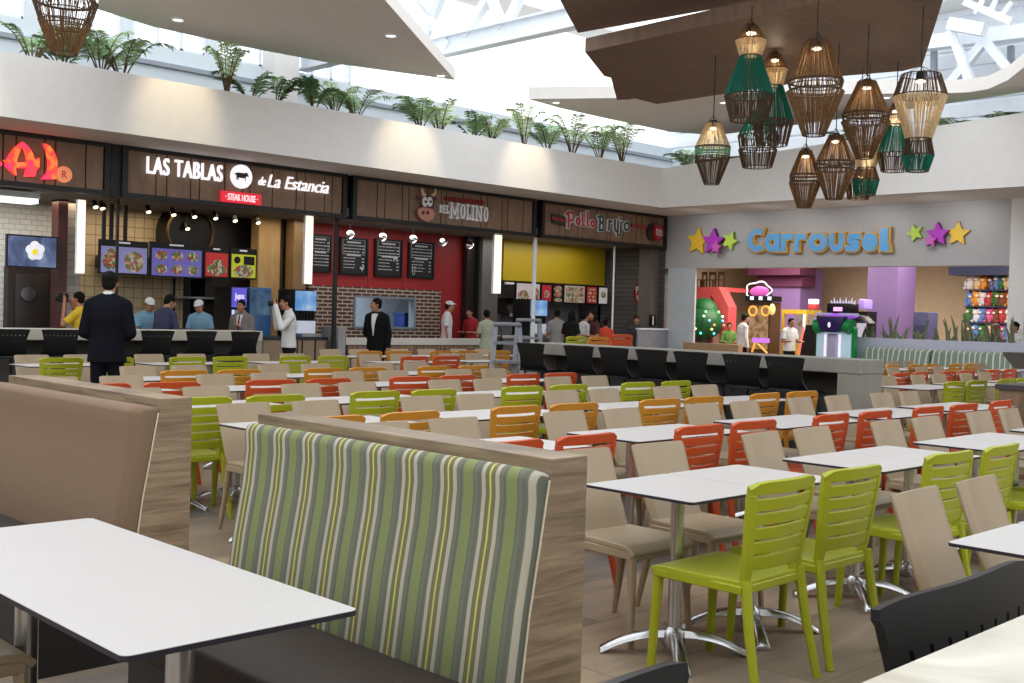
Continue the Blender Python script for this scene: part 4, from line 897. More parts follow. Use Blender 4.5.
for k, (u, v) in enumerate([(350, 235), (382.5, 237.5), (413, 239.5), (443, 242.5), (469.5, 245.5)]):
    p = aty(u, v, 19.6); r = thing('pendant_lamp', 'chrome ball lamp, %s from the left before the red wall' % ordn(k), 'pendant lamp', p, 0, 'chrome ball lamps')
    M = V((.35, -.45, -.8)).to_track_quat('Z', 'Y').to_matrix().to_4x4()
    prof = [(.10 * math.sin(t * PI / 14) + .002, -.10 * math.cos(t * PI / 14)) for t in range(0, 11)]
    MB().lathe(prof, 18, M=M, caps=False).build('shade', mat('mirror_chrome', (.7, .7, .72), .1, 1, var=.02), r)
    MB().lathe([(.06, .05), (.05, .066), (.02, .074)], 16, M=M).build('bulb', G_lamp, r)
    MB().tube([(0, 0, .09), (0, 0, 3.34 - p.z)], .008, 6).build('cord', M_black, r)
pil(477, 484, 20.2, 0, 3.34, mat('near_black_panelling', S(30, 26, 24))); xq = aty(466, 300, 20.3).x
struct(MB().box(xq, aty(478, 300, 20.3).x, 20.3, 20.45, 0, 3.34).build('column_dark', mat('near_black_panelling', S(30, 26, 24)), smooth=False))
M_conc = mat('grey_concrete_tile', S(98, 96, 94), .6, var=.12, scale=2)
pil(481.5, 497.5, 20.1, 0, 3.34, M_conc)
r_, a_, b_ = counter('white topped counter with vertical timber slats before the brick wall', 346, 500, 18.75, 19.45, .9, mat('white_solid_top', S(196, 194, 192), .35, var=.02), mat('dark_gap_board', S(60, 48, 40), .8), th=.13)
sl = MB(); x = a_ + .06
while x < b_ - .1: sl.box(x, x + .11, 18.765, 18.79, .03, .76); x += .125
sl.build('slat_front', wood('walnut_slats', S(104, 82, 66), S(140, 114, 94), (4, 1, .5), .5, 2), r_, smooth=False)
pil(339, 346.5, 18.7, 0, 1.13, mat('pale_grey_laminate', S(150, 150, 152), .5), d=.6)
# chicken shop: yellow panel, screens, dispenser, roundel
p0 = aty(503, 281, 20.3); p1 = aty(606, 240, 20.3)
struct(MB().box(p0.x, p1.x, 20.3, 20.4, aty(555, 283, 20.3).z, 3.34).build('wall_left_yellow', mat('yellow_panel', S(178, 152, 20), .45, var=.03), smooth=False))
M_cem = tiles('dark_stone_cladding', S(84, 80, 78), S(64, 60, 58), .5, .12, rough=.6, var=.2)
struct(MB().box(aty(603, 300, 20.5).x, 23.5, 20.5, 20.6, 0, 3.34).build('wall_left_stone', M_cem, smooth=False))
struct(MB().box(aty(500, 300, 21.3).x, aty(603, 300, 20.5).x, 21.3, 21.4, 0, 3.34).build('wall_left_grey', mat('grey_kitchen_wall', S(140, 140, 146), .5), smooth=False))
struct(MB().tube([(p0.x, 20.22, p0.z - .05), (p1.x, 20.22, p0.z - .07)], .03, sq=(1, 1)).build('trim_rail', M_white))
def mcol(u0, u1, t, lab, bg, pics):
    v0 = 283.2 + (u0 - 516) * .045; menu(lab, u0, u1, v0, v0 + 17.5 + (u1 - u0) * .02, 20.0, bg, pics, header=False, group='menu screens under the yellow panel')
G_pk = glow('pale_pink_screen', (.7, .62, .62), .7, .2); G_wh = glow('pale_screen', (.75, .75, .72), .7)
mcol(515.5, 540.5, 0, 'pale menu screen with sauces, leftmost under the yellow panel', G_pk, [(.3, .3, .22, .3, 2), (.8, .4, .14, .4, 0)])
mcol(541, 552, 0, 'red menu screen, second under the yellow panel', glow('crimson_screen', (.5, .02, .04), .7), [(.5, .45, .3, .2, 2)])
mcol(552.4, 563, 0, 'narrow dark food menu screen, third under the yellow panel', M_chalk, [(.5, .75, .4, .18, 2), (.5, .45, .4, .16, 0), (.5, .15, .4, .1, 2)])
mcol(563.4, 585.5, 0, 'wide menu screen of many dishes under the yellow panel', glow('beige_screen', (.5, .42, .34), .7), [(.2 + .2 * i, .75 - .28 * j, .1, .12, (i + j) % 3) for i in range(4) for j in range(3)])
mcol(586, 597.5, 0, 'red grid menu screen right of the many dishes', glow('crimson_screen', (.5, .02, .04), .7), [(.3 + .4 * i, .8 - .2 * j, .16, .07, 2) for i in range(2) for j in range(4)])
mcol(598, 608, 0, 'white menu screen with round dish, rightmost under the yellow panel', G_wh, [(.5, .55, .25, .18, 1)])
r = thing('round_sign', 'red round sign with white lettering on the dark stone wall', 'sign', (0, 0, 0)); c = atx(645, 294, 23.45)
d = MB().lathe([(.36, 0), (.36, .07)], 32, M=WX((23.48, c.y, c.z))).build('disc', mat('red_enamel', S(170, 38, 40)), r); MB().torus((0, 0, .075), .335, .016, 32, M=WX((23.48, c.y, c.z))).build('rim', mat('dark_rim', S(60, 26, 26)), d)
text('disc_lettering', 'Pollo', WX((23.40, c.y + .25, c.z + .02)), .44, .17, M_wl, d, ext=.004, rot=.2); text('disc_lettering', 'Brujo', WX((23.40, c.y + .2, c.z - .2)), .42, .16, M_wl, d, ext=.004, rot=.2)
pil(650, 661, 18.5, 0, 3.3, mat('taupe_paint', S(102, 94, 88), .6), d=.4); pil(661, 668.5, 18.42, 0, 3.3, mat('grey_pilaster', S(110, 108, 106), .6))
struct(MB().tube([(aty(533.5, 300, 18.55).x, 18.55, 0), (aty(533.5, 300, 18.55).x, 18.55, 3.3)], .05).build('column_post', M_steel)); struct(MB().tube([(aty(613, 300, 18.9).x, 18.9, 0), (aty(613, 300, 18.9).x, 18.9, 3.3)], .025).build('column_post', M_steel))
counter('pale chicken shop counter behind the grey bar', 503, 630, 18.95, 19.5, .98, mat('pale_counter_top', S(172, 170, 168), .4), M_conc)
soda('soda dispenser with blue screen under the yellow panel', 532, 548, 299.5, 340, 18.95, .98)
r = thing('kitchen_hood', 'brown kitchen hood left of the soda dispenser', 'kitchen hood'); a, b = aty(507, 310, 20.8), aty(535, 299, 20.8)
MB().prism([(20.7, a.z - .1), (21.28, a.z - .1), (21.28, b.z), (20.95, b.z)], 'x', a.x, b.x).build('hood', mat('brown_steel', S(72, 60, 54), .4, .4), r, smooth=False); MB().box(a.x, b.x, 20.68, 20.72, a.z - .16, a.z - .08).build('lip', mat('bright_steel', (.5, .5, .5), .3, .9), r)
r = thing('hand_sanitiser', 'small dark dispenser on the taupe pillar', 'dispenser'); p = aty(653.5, 320, 18.4); MB().box(p.x - .08, p.x + .1, 18.38, 18.5, p.z - .16, p.z + .14).build('body', M_black, r, bevel=.02); MB().box(p.x - .07, p.x - .03, 18.37, 18.38, p.z - .13, p.z + .1).build('front_strip', M_white, r, smooth=False)
r = thing('glass_screen', 'frosted pale screen at the right end of the chicken counter', 'screen'); a = aty(636, 347, 18.2); b = aty(667, 330, 18.2); MB().box(a.x, b.x, 18.15, 18.2, 0, b.z).build('panel', mat('frosted_panel', S(140, 142, 150), .3), r); MB().box(a.x, b.x, 18.12, 18.23, b.z, b.z + .04).build('cap_rail', M_steel, r)
# ------------------------------------------------------------------ woven pendant lamps
FIB = {'brown': mat('brown_jute', S(146, 112, 76), .85, var=.3, scale=30), 'dark': mat('dark_brown_wicker', S(106, 84, 66), .8, var=.3, scale=30), 'teal': mat('teal_jute', S(42, 136, 116), .8, var=.2, scale=30), 'cream': mat('cream_jute', S(226, 208, 172), .85, var=.15, scale=30), 'mint': mat('mint_jute', S(126, 182, 146), .8, var=.2, scale=30)}
for f_ in FIB.values():      # fibres let some light through
    nt = f_.node_tree; b_ = nt.nodes['Principled BSDF']; tr = N(nt, 'ShaderNodeBsdfTranslucent'); mx = N(nt, 'ShaderNodeMixShader'); mx.inputs[0].default_value = .4
    L(nt, nt.nodes['Color Ramp'].outputs[0], tr.inputs['Color']); L(nt, b_.outputs[0], mx.inputs[1]); L(nt, tr.outputs[0], mx.inputs[2]); L(nt, mx.outputs[0], nt.nodes['Material Output'].inputs['Surface'])
G_bulb = glow('warm_bulb', (1, .88, .68), 6, .02); M_cord = mat('black_cord', (.012, .01, .01), .6)
def lamp(lab, u, vt, D, bands, ztop, seed=1, unit=1.0):
    """bands: list of (name, fibre, v0, half width at v0, v1, half width at v1, density) in photo pixels at distance D"""
    rnd = random.Random(seed); o = atd(u, vt, D); k = D / FPX * unit
    r = thing('woven_pendant_lamp', lab, 'pendant lamp', o, 0, 'woven pendant lamps')
    for (nm, fib, v0, r0, v1, r1, dens) in bands:
        z0, z1 = -(v0 - vt) * k, -(v1 - vt) * k; r0 *= k; r1 *= k
        n = 116; b = MB(); rings = MB()
        for i in range(n):
            if rnd.random() > dens: continue
            a = 2 * PI * i / n + rnd.uniform(-.02, .02); a2 = a + rnd.uniform(-.05, .05)
            w = rnd.uniform(.45, .95) * PI / n
            pr = []
            for (rr, aa, z) in ((r0, a, z0), ((r0 + r1) / 2 * rnd.uniform(.99, 1.01), (a + a2) / 2, (z0 + z1) / 2), (r1, a2, z1)):
                t = .004
                pr.append([V(((rr - t) * math.cos(aa - w), (rr - t) * math.sin(aa - w), z)), V(((rr + t) * math.cos(aa), (rr + t) * math.sin(aa), z)), V(((rr - t) * math.cos(aa + w), (rr - t) * math.sin(aa + w), z))])
            b.loft(pr)
        pt = b.build(nm, FIB[fib], r, smooth=False)
        for rr, z in ((r0, z0), (r1, z1)): rings.torus((0, 0, z), rr, .0065, 28, 5)
        if dens < .6: rings.torus((0, 0, (z0 * .6 + z1 * .4)), r0 * .6 + r1 * .4, .006, 28, 5)
        rings.build('wire_ring', FIB['dark'], pt)
    b = bands[0]; zb = -(b[2] - vt) * k
    MB().lathe([(.02, zb + .04), (.05, zb + .03), (.055, zb - .05), (.03, zb - .06)], 14).build('socket', M_black, r)
    ld = bpy.data.lights.new('lamp_light', 'POINT'); ld.energy = 9; ld.color = (1, .85, .62); ld.shadow_soft_size = .05; lo = bpy.data.objects.new('lamp_light', ld); COL.objects.link(lo); lo.parent = r; lo.location = (0, 0, zb - .16)
    MB().lathe([(.02, zb - .05), (.05, zb - .065), (.055, zb - .075), (.03, zb - .085)], 14).build('bulb', G_bulb, r)
    c = MB().tube([(0, 0, zb + .03), (0, 0, ztop - o.z)], .007, 6)
    for k_ in range(3): a = 2 * PI * k_ / 3; c.tube([(0, 0, zb + .1), (b[3] * k * .98 * math.cos(a), b[3] * k * .98 * math.sin(a), zb)], .004, 5)
    c.build('cord', M_cord, r)
    return r
ZS = 5.0
lamp('teal bell lamp with brown dome and cream neck, foremost of the cluster', 751.5, 27, 12.6, [('top_shade', 'brown', 27, 7, 40, 14.5, .85), ('neck_band', 'cream', 40, 15.5, 56, 10.5, .95), ('middle_shade', 'teal', 56, 10.5, 96, 24.5, .97), ('lower_basket', 'dark', 96, 24.5, 120, 18, .78)], ZS, 1)
lamp('teal bell lamp with brown dome, half hidden behind the foremost one', 775, 55, 14.6, [('top_shade', 'brown', 55, 6, 69, 13, .85), ('neck_band', 'cream', 69, 13, 86, 8.5, .95), ('middle_shade', 'teal', 86, 9, 121, 20.5, .97), ('lower_basket', 'dark', 121, 20.5, 145, 15, .75)], ZS, 2)
lamp('small teal and dark wicker lamp below the foremost teal bell', 759, 112, 15.4, [('top_shade', 'teal', 112, 8, 136, 20, .95), ('middle_basket', 'dark', 136, 20, 148, 18, .8), ('lower_basket', 'dark', 150, 19, 167, 14.5, .8)], ZS, 3)
lamp('cream domed lamp with mint ring and brown basket, leftmost of the cluster', 713.5, 123, 15.0, [('top_shade', 'cream', 123, 7, 147, 17.5, .97), ('neck_band', 'mint', 148, 17.5, 155, 17, .9), ('lower_basket', 'dark', 157, 17.5, 184, 7.5, .8)], ZS, 4)
lamp('largest brown double cone lamp in the middle of the cluster', 817, 42, 12.0, [('upper_shade', 'brown', 42, 12, 81, 27, .97), ('waist_band', 'dark', 82, 27, 90, 25, .35), ('lower_shade', 'brown', 92, 28, 135, 11, .97)], ZS, 5)
lamp('brown double cone lamp right of the largest one', 867, 82, 13.2, [('upper_shade', 'brown', 82, 9, 114, 23, .97), ('waist_band', 'dark', 115, 23, 121, 22, .4), ('lower_shade', 'brown', 122, 23.5, 158, 8, .97)], ZS, 6)
lamp('medium brown double cone lamp hanging below the largest one', 836, 136, 14.2, [('upper_shade', 'brown', 136, 7, 162, 19, .95), ('waist_band', 'dark', 163, 19, 169, 18.5, .4), ('lower_shade', 'brown', 170, 19.5, 199, 8, .97)], ZS, 7)
lamp('smallest brown double cone lamp at the bottom of the cluster', 806, 151, 14.4, [('upper_shade', 'brown', 151, 6, 175, 15, .95), ('waist_band', 'dark', 176, 15, 182, 14.5, .4), ('lower_shade', 'brown', 183, 15.5, 207, 7, .97)], ZS, 8)
lamp('cream bodied lamp with wicker top and teal foot, rightmost of the cluster', 921, 75, 12.4, [('top_shade', 'dark', 75, 19, 96, 26, .7), ('middle_shade', 'cream', 96, 26, 139, 12.5, .93), ('lower_basket', 'dark', 139, 12, 155, 15.5, .9), ('foot_shade', 'teal', 155, 15.5, 171, 10.5, .97)], ZS, 9)
lamp('narrow teal bell lamp behind the rightmost cream lamp', 896.5, 106, 15.0, [('top_shade', 'brown', 106, 5, 116, 10, .9), ('neck_band', 'cream', 116, 10.5, 125, 8, .95), ('middle_shade', 'teal', 125, 8.5, 154, 17, .97), ('lower_basket', 'dark', 154, 17, 171, 12.5, .75)], ZS, 10)
lamp('cream, brown and teal lamp half hidden below the right double cone', 867, 148, 15.2, [('top_shade', 'cream', 148, 15, 168, 9, .95), ('middle_basket', 'brown', 168, 9, 180, 13, .9), ('foot_shade', 'teal', 180, 13, 195, 9.5, .97)], ZS, 11)
lamp('dark wicker basket lamp at the foot of the cluster', 859, 172, 15.6, [('upper_shade', 'dark', 172, 10, 184, 13, .75), ('lower_basket', 'dark', 184, 13, 199, 10, .8)], ZS, 12)
lamp('large brown wicker vase lamp hanging at the top left', 66, -38, 10.2, [('upper_shade', 'dark', -38, 14, 1, 30, .95), ('open_waist', 'dark', 2, 31, 26, 23, .5), ('lower_shade', 'brown', 22, 25, 53, 12.5, .98)], 8.3, 13)
# recessed downlights in the ceiling panels, with the lamps that wash the fascia
def downlight(u, v, z, lab):
    p = atz(u, v, z); r = thing('downlight', lab, 'downlight', (p.x, p.y, z), 0, 'recessed downlights')
    MB().torus((0, 0, -.01), .10, .018, 24, 6).build('trim_ring', M_steel, r)
    MB().lathe([(.09, -.004), (.05, -.012), (.01, -.014)], 20).build('lens', glow('downlight_lens', (1, .93, .8), 6, .02), r)
    return p
for u, v, nm in ((178, 19, 'leftmost on the left ceiling panel'), (391, 35, 'middle one on the left ceiling panel'), (441, 75, 'at the tip of the left ceiling panel'), (556, 102, 'at the left tip of the right ceiling panel'), (724, 102, 'on the right ceiling panel by the cream lamp'), (886, 97, 'on the right ceiling panel behind the lamp cluster')):
    downlight(u, v, 6.0, 'small round ceiling light ' + nm)
def washer(u, v, e=240, col=(1, .82, .52), size=1.0):
    t = aty(u, v, 17.0); ld = bpy.data.lights.new('fascia_washer', 'SPOT'); ld.energy = e; ld.color = col; ld.spot_size = size; ld.spot_blend = .8; ld.shadow_soft_size = .06
    o = bpy.data.objects.new('fascia_washer', ld); COL.objects.link(o); o.location = (t.x, 15.6, 5.9)
    o.rotation_euler = (V((t.x, 17.0, t.z - .3)) - o.location).to_track_quat('-Z', 'Y').to_euler(); return o
washer(178, 88); washer(408, 140); washer(528, 158); washer(-60, 60)
# ------------------------------------------------------------------ palms on the ledge
M_frond = [mat('palm_green', S(150, 180, 130), .6, var=.25, scale=12), mat('palm_dark_green', S(104, 140, 92), .6, var=.25, scale=12), mat('palm_pale_green', S(188, 208, 160), .6, var=.2, scale=12)]  # greens lightened to carry the flare of the bright sky
M_stem = mat('palm_stem', S(92, 76, 52), .8)
def palm(u, v, top, lab, mi, seed, spread=1.0, plane='y', dense=1.0):
    p = aty(u, v, 17.6) if plane == 'y' else atx(u, v, 22.6)
    q = aty(u, top, 17.6) if plane == 'y' else atx(u, top, 22.6)
    rnd = random.Random(seed); hgt = max(.5, q.z - 4.95) * 1.45; hgt = min(hgt, (.62 if p.y < 16 else .95) if plane == 'x' else 1.6); r = thing('palm', lab, 'palm', (p.x, p.y, 5.25 if plane == 'x' and p.y < 16 else 4.95), 0, 'palms on the ledge above the shops')
    st = MB(); fr = MB()
    for k in range(int(9 * dense)):
        a = rnd.uniform(0, 2 * PI); ln = hgt * rnd.uniform(.7, 1.05); out = rnd.uniform(.35, .9) * spread; pts = []
        for t in range(9):
            s = t / 8; pts.append(V((math.cos(a) * out * s ** 1.3, math.sin(a) * min(out, .55) * s ** 1.3, ln * (1.2 * s - .36 * s ** 3 * (1 + out * .5)))))
        st.tube(pts, [.014 - .001 * t for t in range(9)], 5)
        for t in range(3, 9):
            for sub in (0, .5):
                i = min(t + sub, 8); f = int(i); c = pts[f].lerp(pts[min(f + 1, 8)], i - f); d = (pts[min(f + 1, 8)] - pts[f - 1]).normalized()
                sd = d.cross(V((0, 0, 1))); sd = sd.normalized() if sd.length > .05 else V((1, 0, 0)); L_ = (.34 - .02 * abs(t - 5) * 1.5) * spread * .8
                for s in (-1, 1):
                    e = c + sd * s * L_ * .8 + d * L_ * .55 + V((0, 0, -.12 * L_ - rnd.uniform(0, .06))); m_ = c.lerp(e, .45) + V((0, 0, .02)); w = d * .022
                    fr.add([c - w * .4, c + w * .4, m_ + w, e, m_ - w], [(0, 1, 2, 3, 4)])
    st.build('stem', M_stem, r); fr.build('fronds', M_frond[mi], r, smooth=False)
    return r
for k, (u, v, top, mi, sp, nm) in enumerate([(33, 52, 25, 0, .8, 'palm behind the top left wicker lamp, left side'), (62, 58, 44, 1, .7, 'low dark palm directly under the top left wicker lamp'), (101, 66, 32, 0, 1.0, 'broad palm right of the top left wicker lamp'), (122, 72, 42, 0, .9, 'drooping palm second right of the top left wicker lamp'), (227, 91, 52, 2, .55, 'slender tall palm left of the white upper pillar'), (250, 94, 76, 1, .8, 'low dense palm left of the white upper pillar'), (276, 98, 78, 1, .7, 'low dark palm beneath the white upper pillar'), (313, 106, 86, 1, .7, 'dark palm right of the white upper pillar'), (335, 110, 84, 0, .8, 'palm second right of the white upper pillar'), (356, 113, 92, 0, .8, 'bushy palm third right of the white upper pillar'), (421, 124, 104, 0, .9, 'palm with brown stem above the cow head sign'), (440, 128, 106, 2, .8, 'pale palm above the burger shop sign'), (474, 134, 116, 1, .7, 'dark palm above the right end of the burger shop sign'), (492, 137, 120, 2, .7, 'pale low palm between burger and chicken shop signs'), (524, 142, 112, 2, .6, 'slender pale palm above the left end of the chicken shop sign'), (548, 147, 128, 0, .8, 'palm above the chicken shop sign, left'), (572, 150, 122, 2, .9, 'broad pale palm above the chicken shop sign'), (600, 154, 126, 0, .8, 'palm above the outlined green lettering'), (622, 158, 128, 2, .8, 'drooping palm above the round emblem of the chicken sign')]):
    palm(u, v, top, nm, mi, 20 + k, sp)
palm(690, 165, 134, 'drooping palm in the corner behind the cream domed lamp', 0, 50, .8, 'x')
palm(845, 142, 122, 'palm behind the hanging lamps above the right fascia', 0, 53, .8, 'x', .6)
palm(965, 120, 100, 'trailing palm above the right fascia, left', 2, 51, 1.2, 'x', .7)
palm(990, 118, 98, 'trailing palm above the right fascia, middle', 0, 52, 1.2, 'x', .8)
palm(1020, 112, 96, 'trailing palm above the right fascia, right', 1, 54, .9, 'x', .7)
# ------------------------------------------------------------------ arcade sign, machines, toys
XA = 23.47
M_yel = mat('yellow_acrylic', S(238, 196, 60), .35, var=.05); M_vio = mat('violet_acrylic', S(176, 60, 190), .35, var=.05); M_pnk = mat('pink_acrylic', S(200, 96, 190), .35); M_grn = mat('lime_acrylic', S(188, 224, 84), .35); M_rust = mat('dark_orange_return', S(150, 92, 36), .5)
r = thing('arcade_sign', 'large blue lettering with yellow outline on the grey cladding', 'sign')
ax = lambda u, v, x=XA: atx(u, v, x)
def on_x(txt, u0, vt, vb, u1, X, mats, parent, name, **k):
    a = ax(u0, vb, X); b = ax(u0, vt, X); c = ax(u1, vb, X)
    return text(name, txt, WX((X, a.y, a.z)), a.y - c.y, b.z - a.z, mats, parent, **k)
GLY = {  # centre lines of the rounded letters, x-height 1, stroke about .36
 'C': [arc(.66, .63, .44, 68, 292, 22)], 'a': [arc(.5, .5, .31, 0, 360, 24), [(.82, .19), (.82, .81)]],
 'r': [[(.2, .19), (.2, .81)], [(.2, .5)] + arc(.5, .52, .30, 180, 80, 8) + [(.64, .80)]],
 'o': [arc(.5, .5, .32, 0, 360, 24)], 'u': [[(.2, .81), (.2, .48)] + arc(.5, .48, .30, 180, 360, 12) + [(.8, .81)]],
 's': [[(.80, .80), (.46, .80)] + arc(.42, .655, .145, 90, 270, 8) + [(.55, .51)] + arc(.60, .345, .155, 90, -90, 8) + [(.18, .19)]],
 'e': [arc(.5, .5, .31, 0, 305, 22), [(.3, .47), (.68, .47)]], 'l': [[(.2, .19), (.2, 1.09)], [(.2, .19), (.27, .19)]]}
xs = [748.5, 766, 782.6, 796, 809.2, 830.5, 847, 863.5, 881]; xe = [765.4, 782.2, 795.4, 808.6, 830, 846.4, 862.8, 880, 892.5]
M_out = mat('yellow_outline', S(226, 170, 50), .4); M_let = mat('sky_blue_acrylic', S(100, 168, 224), .35, var=.03)
for ch, u0, u1 in zip('Carrousel', xs, xe):
    vb = 253 - (u0 - 748) * .004; bt = ax(u0, vb, XA); tp = ax(u0, 233, XA); rt_ = ax(u1, vb, XA); sc = (tp.z - bt.z); g = GLY[ch]
    xa_ = min(p[0] for st in g for p in st) - .18; xb_ = max(p[0] for st in g for p in st) + .18; kx = (bt.y - rt_.y) / (xb_ - xa_)
    M = lambda p, x: V((x, bt.y - (p.x - xa_) * kx, bt.z + p.y * sc))
    out = MB(); fc = MB()
    for q, st in enumerate(g): stroke(out, st, .215, XA - .09 - .004 * q, XA, M); stroke(fc, st, .155, XA - .115 - .004 * q, XA - .08, M)
    fc.build('letter', M_let, out.build('letter_outline', M_out, r, smooth=False), smooth=False)
def star(u, v, ru, rot, m, lab, lift=0, group='acrylic stars on the arcade sign', pts=5, inner=.48, name='star_sign'):
    c = ax(u, v, XA - lift); R_ = abs(ax(u + ru, v, XA).y - ax(u, v, XA).y) * .87; P = []
    for k in range(2 * pts):
        a = rot + PI / 2 + k * PI / pts; q = R_ if k % 2 == 0 else R_ * inner; P.append((c.y - q * math.cos(a), c.z + q * math.sin(a)))
    t = thing('star_sign', lab, 'star sign', (0, 0, 0), 0, group)
    MB().prism(P, 'x', XA - lift - .05, XA - lift).build('face', m, t, smooth=False)
    MB().prism([(c.y + (y - c.y) * 1.0, c.z + (z - c.z) * 1.0) for y, z in P], 'x', XA - lift, XA - lift + .09).build('return', M_rust if m is M_yel else mat(m.name + '_return', tuple(x * .4 for x in m.node_tree.nodes['Color Ramp'].color_ramp.elements[0].color[:3])), t, smooth=False)
star(698.5, 241.5, 13.5, -.12, M_yel, 'yellow star at the left end of the arcade sign'); star(713.5, 241.8, 13, -.05, M_vio, 'violet star beside the left yellow star', .1); star(716.6, 247.3, 6.5, -.1, M_pnk, 'small pink star on the left violet star', .19); star(730.5, 241, 9.5, -.4, M_grn, 'lime star left of the blue lettering', .02, inner=.5)
star(958.5, 234, 14.5, -.06, M_yel, 'yellow star at the right end of the arcade sign'); star(938, 234.5, 14, .02, M_vio, 'violet star beside the right yellow star', .1); star(931, 240.5, 7.5, 0, M_pnk, 'small pink star on the right violet star', .19); star(915.5, 233, 10, .35, M_grn, 'lime star right of the blue lettering', .02)
# machines
def onx(u0, u1, X): return ax(u1, 320, X).y, ax(u0, 320, X).y       # y range, low to high
M_mred = mat('coral_red_paint', S(206, 84, 84), .5); M_tree = mat('dark_green_moulding', S(24, 92, 46), .5, var=.3, scale=10)
X = 26.5; y0, y1 = onx(694, 728, X); zt = ax(712, 287, X).z; ym = (y0 + y1) / 2
r = thing('tree_ride', 'coral framed ride with dark green tree and coloured lights', 'arcade ride')
MB().prism([(y1, 0), (y1, zt - .1), (y1 - .25, zt), (y0 + .35, zt), (y0, zt - .55), (y0, 0), (y0 + .25, 0), (y0 + .3, zt - .75), (ym + .02, zt - .2), (y1 - .4, zt - .95), (y1 - .4, 0)], 'x', X, X + .4).build('arch_frame', M_mred, r, smooth=False)
zc = ax(712, 322, X - .3).z
tr = MB().ell((X - .35, ym, zc), (.5, .58, .5), 14).ell((X - .35, ym, zc + .3), (.36, .42, .38), 12).ell((X - .35, ym + .2, zc - .15), (.4, .42, .3), 10)
tree = tr.build('tree_crown', M_tree, r); MB().lathe([(.28, 0), (.2, .4), (.22, zc - .3)], 14, (X - .35, ym, 0)).build('trunk', mat('dark_trunk', S(50, 40, 30)), r)
cl = [(.1, .9, 1), (1, .9, .4), (1, .3, .2), (.3, .6, 1), (1, 1, 1), (.4, 1, .4)]
for k in range(18):
    a = PI * .75 + (k * .618 % 1) * PI * .95; z = -.32 + (k % 6) * .12; q = math.sqrt(max(.05, 1 - (z / .52) ** 2)) * .56
    MB().ell((X - .35 + q * math.cos(a), ym + q * 1.05 * math.sin(a), zc + z), .038, 6).build('bulb', glow('tree_bulb_%d' % (k % 6), cl[k % 6], 2.5), tree)
for k in range(3):
    q = MB(); a, b = onx(702 + k * 9 - (k > 0) * 2, 707 + k * 9, 27.2); z0 = zt; z1 = ax(700, 272, 27.2).z
    r2 = thing('display_chair', 'small dark wooden chair, %s from the left on the coral ride' % ordn(k), 'chair', (27.0, (a + b) / 2, zt), 0, 'little chairs on the coral ride'); h_ = max(.35, z1 - zt); w_ = abs(b - a) * .8
    MB().box(-.15, .15, -w_ / 2, w_ / 2, h_ * .45, h_ * .5).build('seat', mat('dark_wood', S(70, 46, 30)), r2); MB().box(.13, .16, -w_ / 2, w_ / 2, h_ * .8, h_).build('backrest', mat('dark_wood', S(70, 46, 30)), r2)
    for sx in (-.14, .14):
        for sy in (-1, 1): MB().box(sx - .015, sx + .015, sy * w_ / 2 - .02, sy * w_ / 2 + .02, 0, h_ if sx > 0 else h_ * .45).build('leg', mat('dark_wood', S(70, 46, 30)), r2)
struct(MB().box(26.9, 28, onx(694, 728, 27)[0], onx(694, 728, 27)[1], zt - .12, zt).build('trim_shelf', M_mred, smooth=False))
# coin pusher with glowing rings
X = 25.6; y0, y1 = onx(748, 770, X); zt = ax(762, 302, X).z; ym = (y0 + y1) / 2; w = y1 - y0
r = thing('coin_machine', 'tall amber lit machine with two glowing rings and neon cloud', 'arcade machine')
MB().box(X, X + .5, y0, y1, 0, zt).build('cabinet', mat('dark_bronze_cabinet', S(74, 48, 24), .4), r)
MB().box(X - .03, X, y0 + .05, y1 - .05, .75, zt - .1).build('window', screen_mat('amber_lit_window', [(.3, (.10, .05, .012)), (.5, (.55, .28, .08)), (.7, (.62, .44, .30))], 1.3, 5, .5), r, smooth=False)
for u in (753, 765.8): c = ax(u, 311, X - .05); MB().torus((0, 0, 0), .12, .028, 24, M=WX((X - .06, c.y, c.z))).build('ring_light', glow('amber_ring', (1, .5, .08), 1.3), r)
c = ax(772.8, 309.5, X - .05); MB().ell((X - .08, c.y, c.z), (.08, .085, .15), 12).build('side_lamp', glow('yellow_lamp', (1, .8, .3), 1.2), r)
c = ax(759, 298.5, X); MB().box(X - .1, X + .45, y0 - .05, y1 + .05, ax(760, 301.5, X).z, ax(760, 296, X).z).build('header', M_black, r); 
for k in range(3): MB().box(X - .12, X - .1, y1 - .12 - k * .27, y1 - .0 - k * .27 - .02 - .2 * 0 - .2, c.z - .04, c.z + .05).build('header_light', glow('white_header', (.8, .85, 1), 2.5), r, smooth=False)
cc = ax(759.5, 290.5, X); nc = MB(); P = []
for k in range(40): a = 2 * PI * k / 40; rr = 1 + .09 * math.cos(5 * a); P.append(V((X - .05, cc.y - .38 * rr * math.cos(a), cc.z + .22 * rr * math.sin(a))))
nc.tube(P + [P[0]], .02, 6).build('neon_cloud', glow('white_neon', (.85, .95, 1), 1.6), r)
MB().ell((X, cc.y, cc.z - .03), (.05, .30, .14), 12).build('marquee', glow('magenta_marquee', (.75, .12, .55), 1), r)
c = ax(748, 345, X - .05); MB().box(X - .06, X - .03, ax(770, 345, X).y, ax(753, 345, X).y, ax(760, 342.5, X).z, ax(760, 338, X).z).build('name_light', glow('violet_name_light', (.7, .22, 1), 1.4), r, smooth=False)
for a, b in (((755, 343), (752, 352)), ((758, 344), (767, 353))): MB().tube([ax(*a, X - .08), ax(*b, X - .08)], .03).build('neon_tube', glow('amber_ring', (1, .5, .08), 1.3), r)
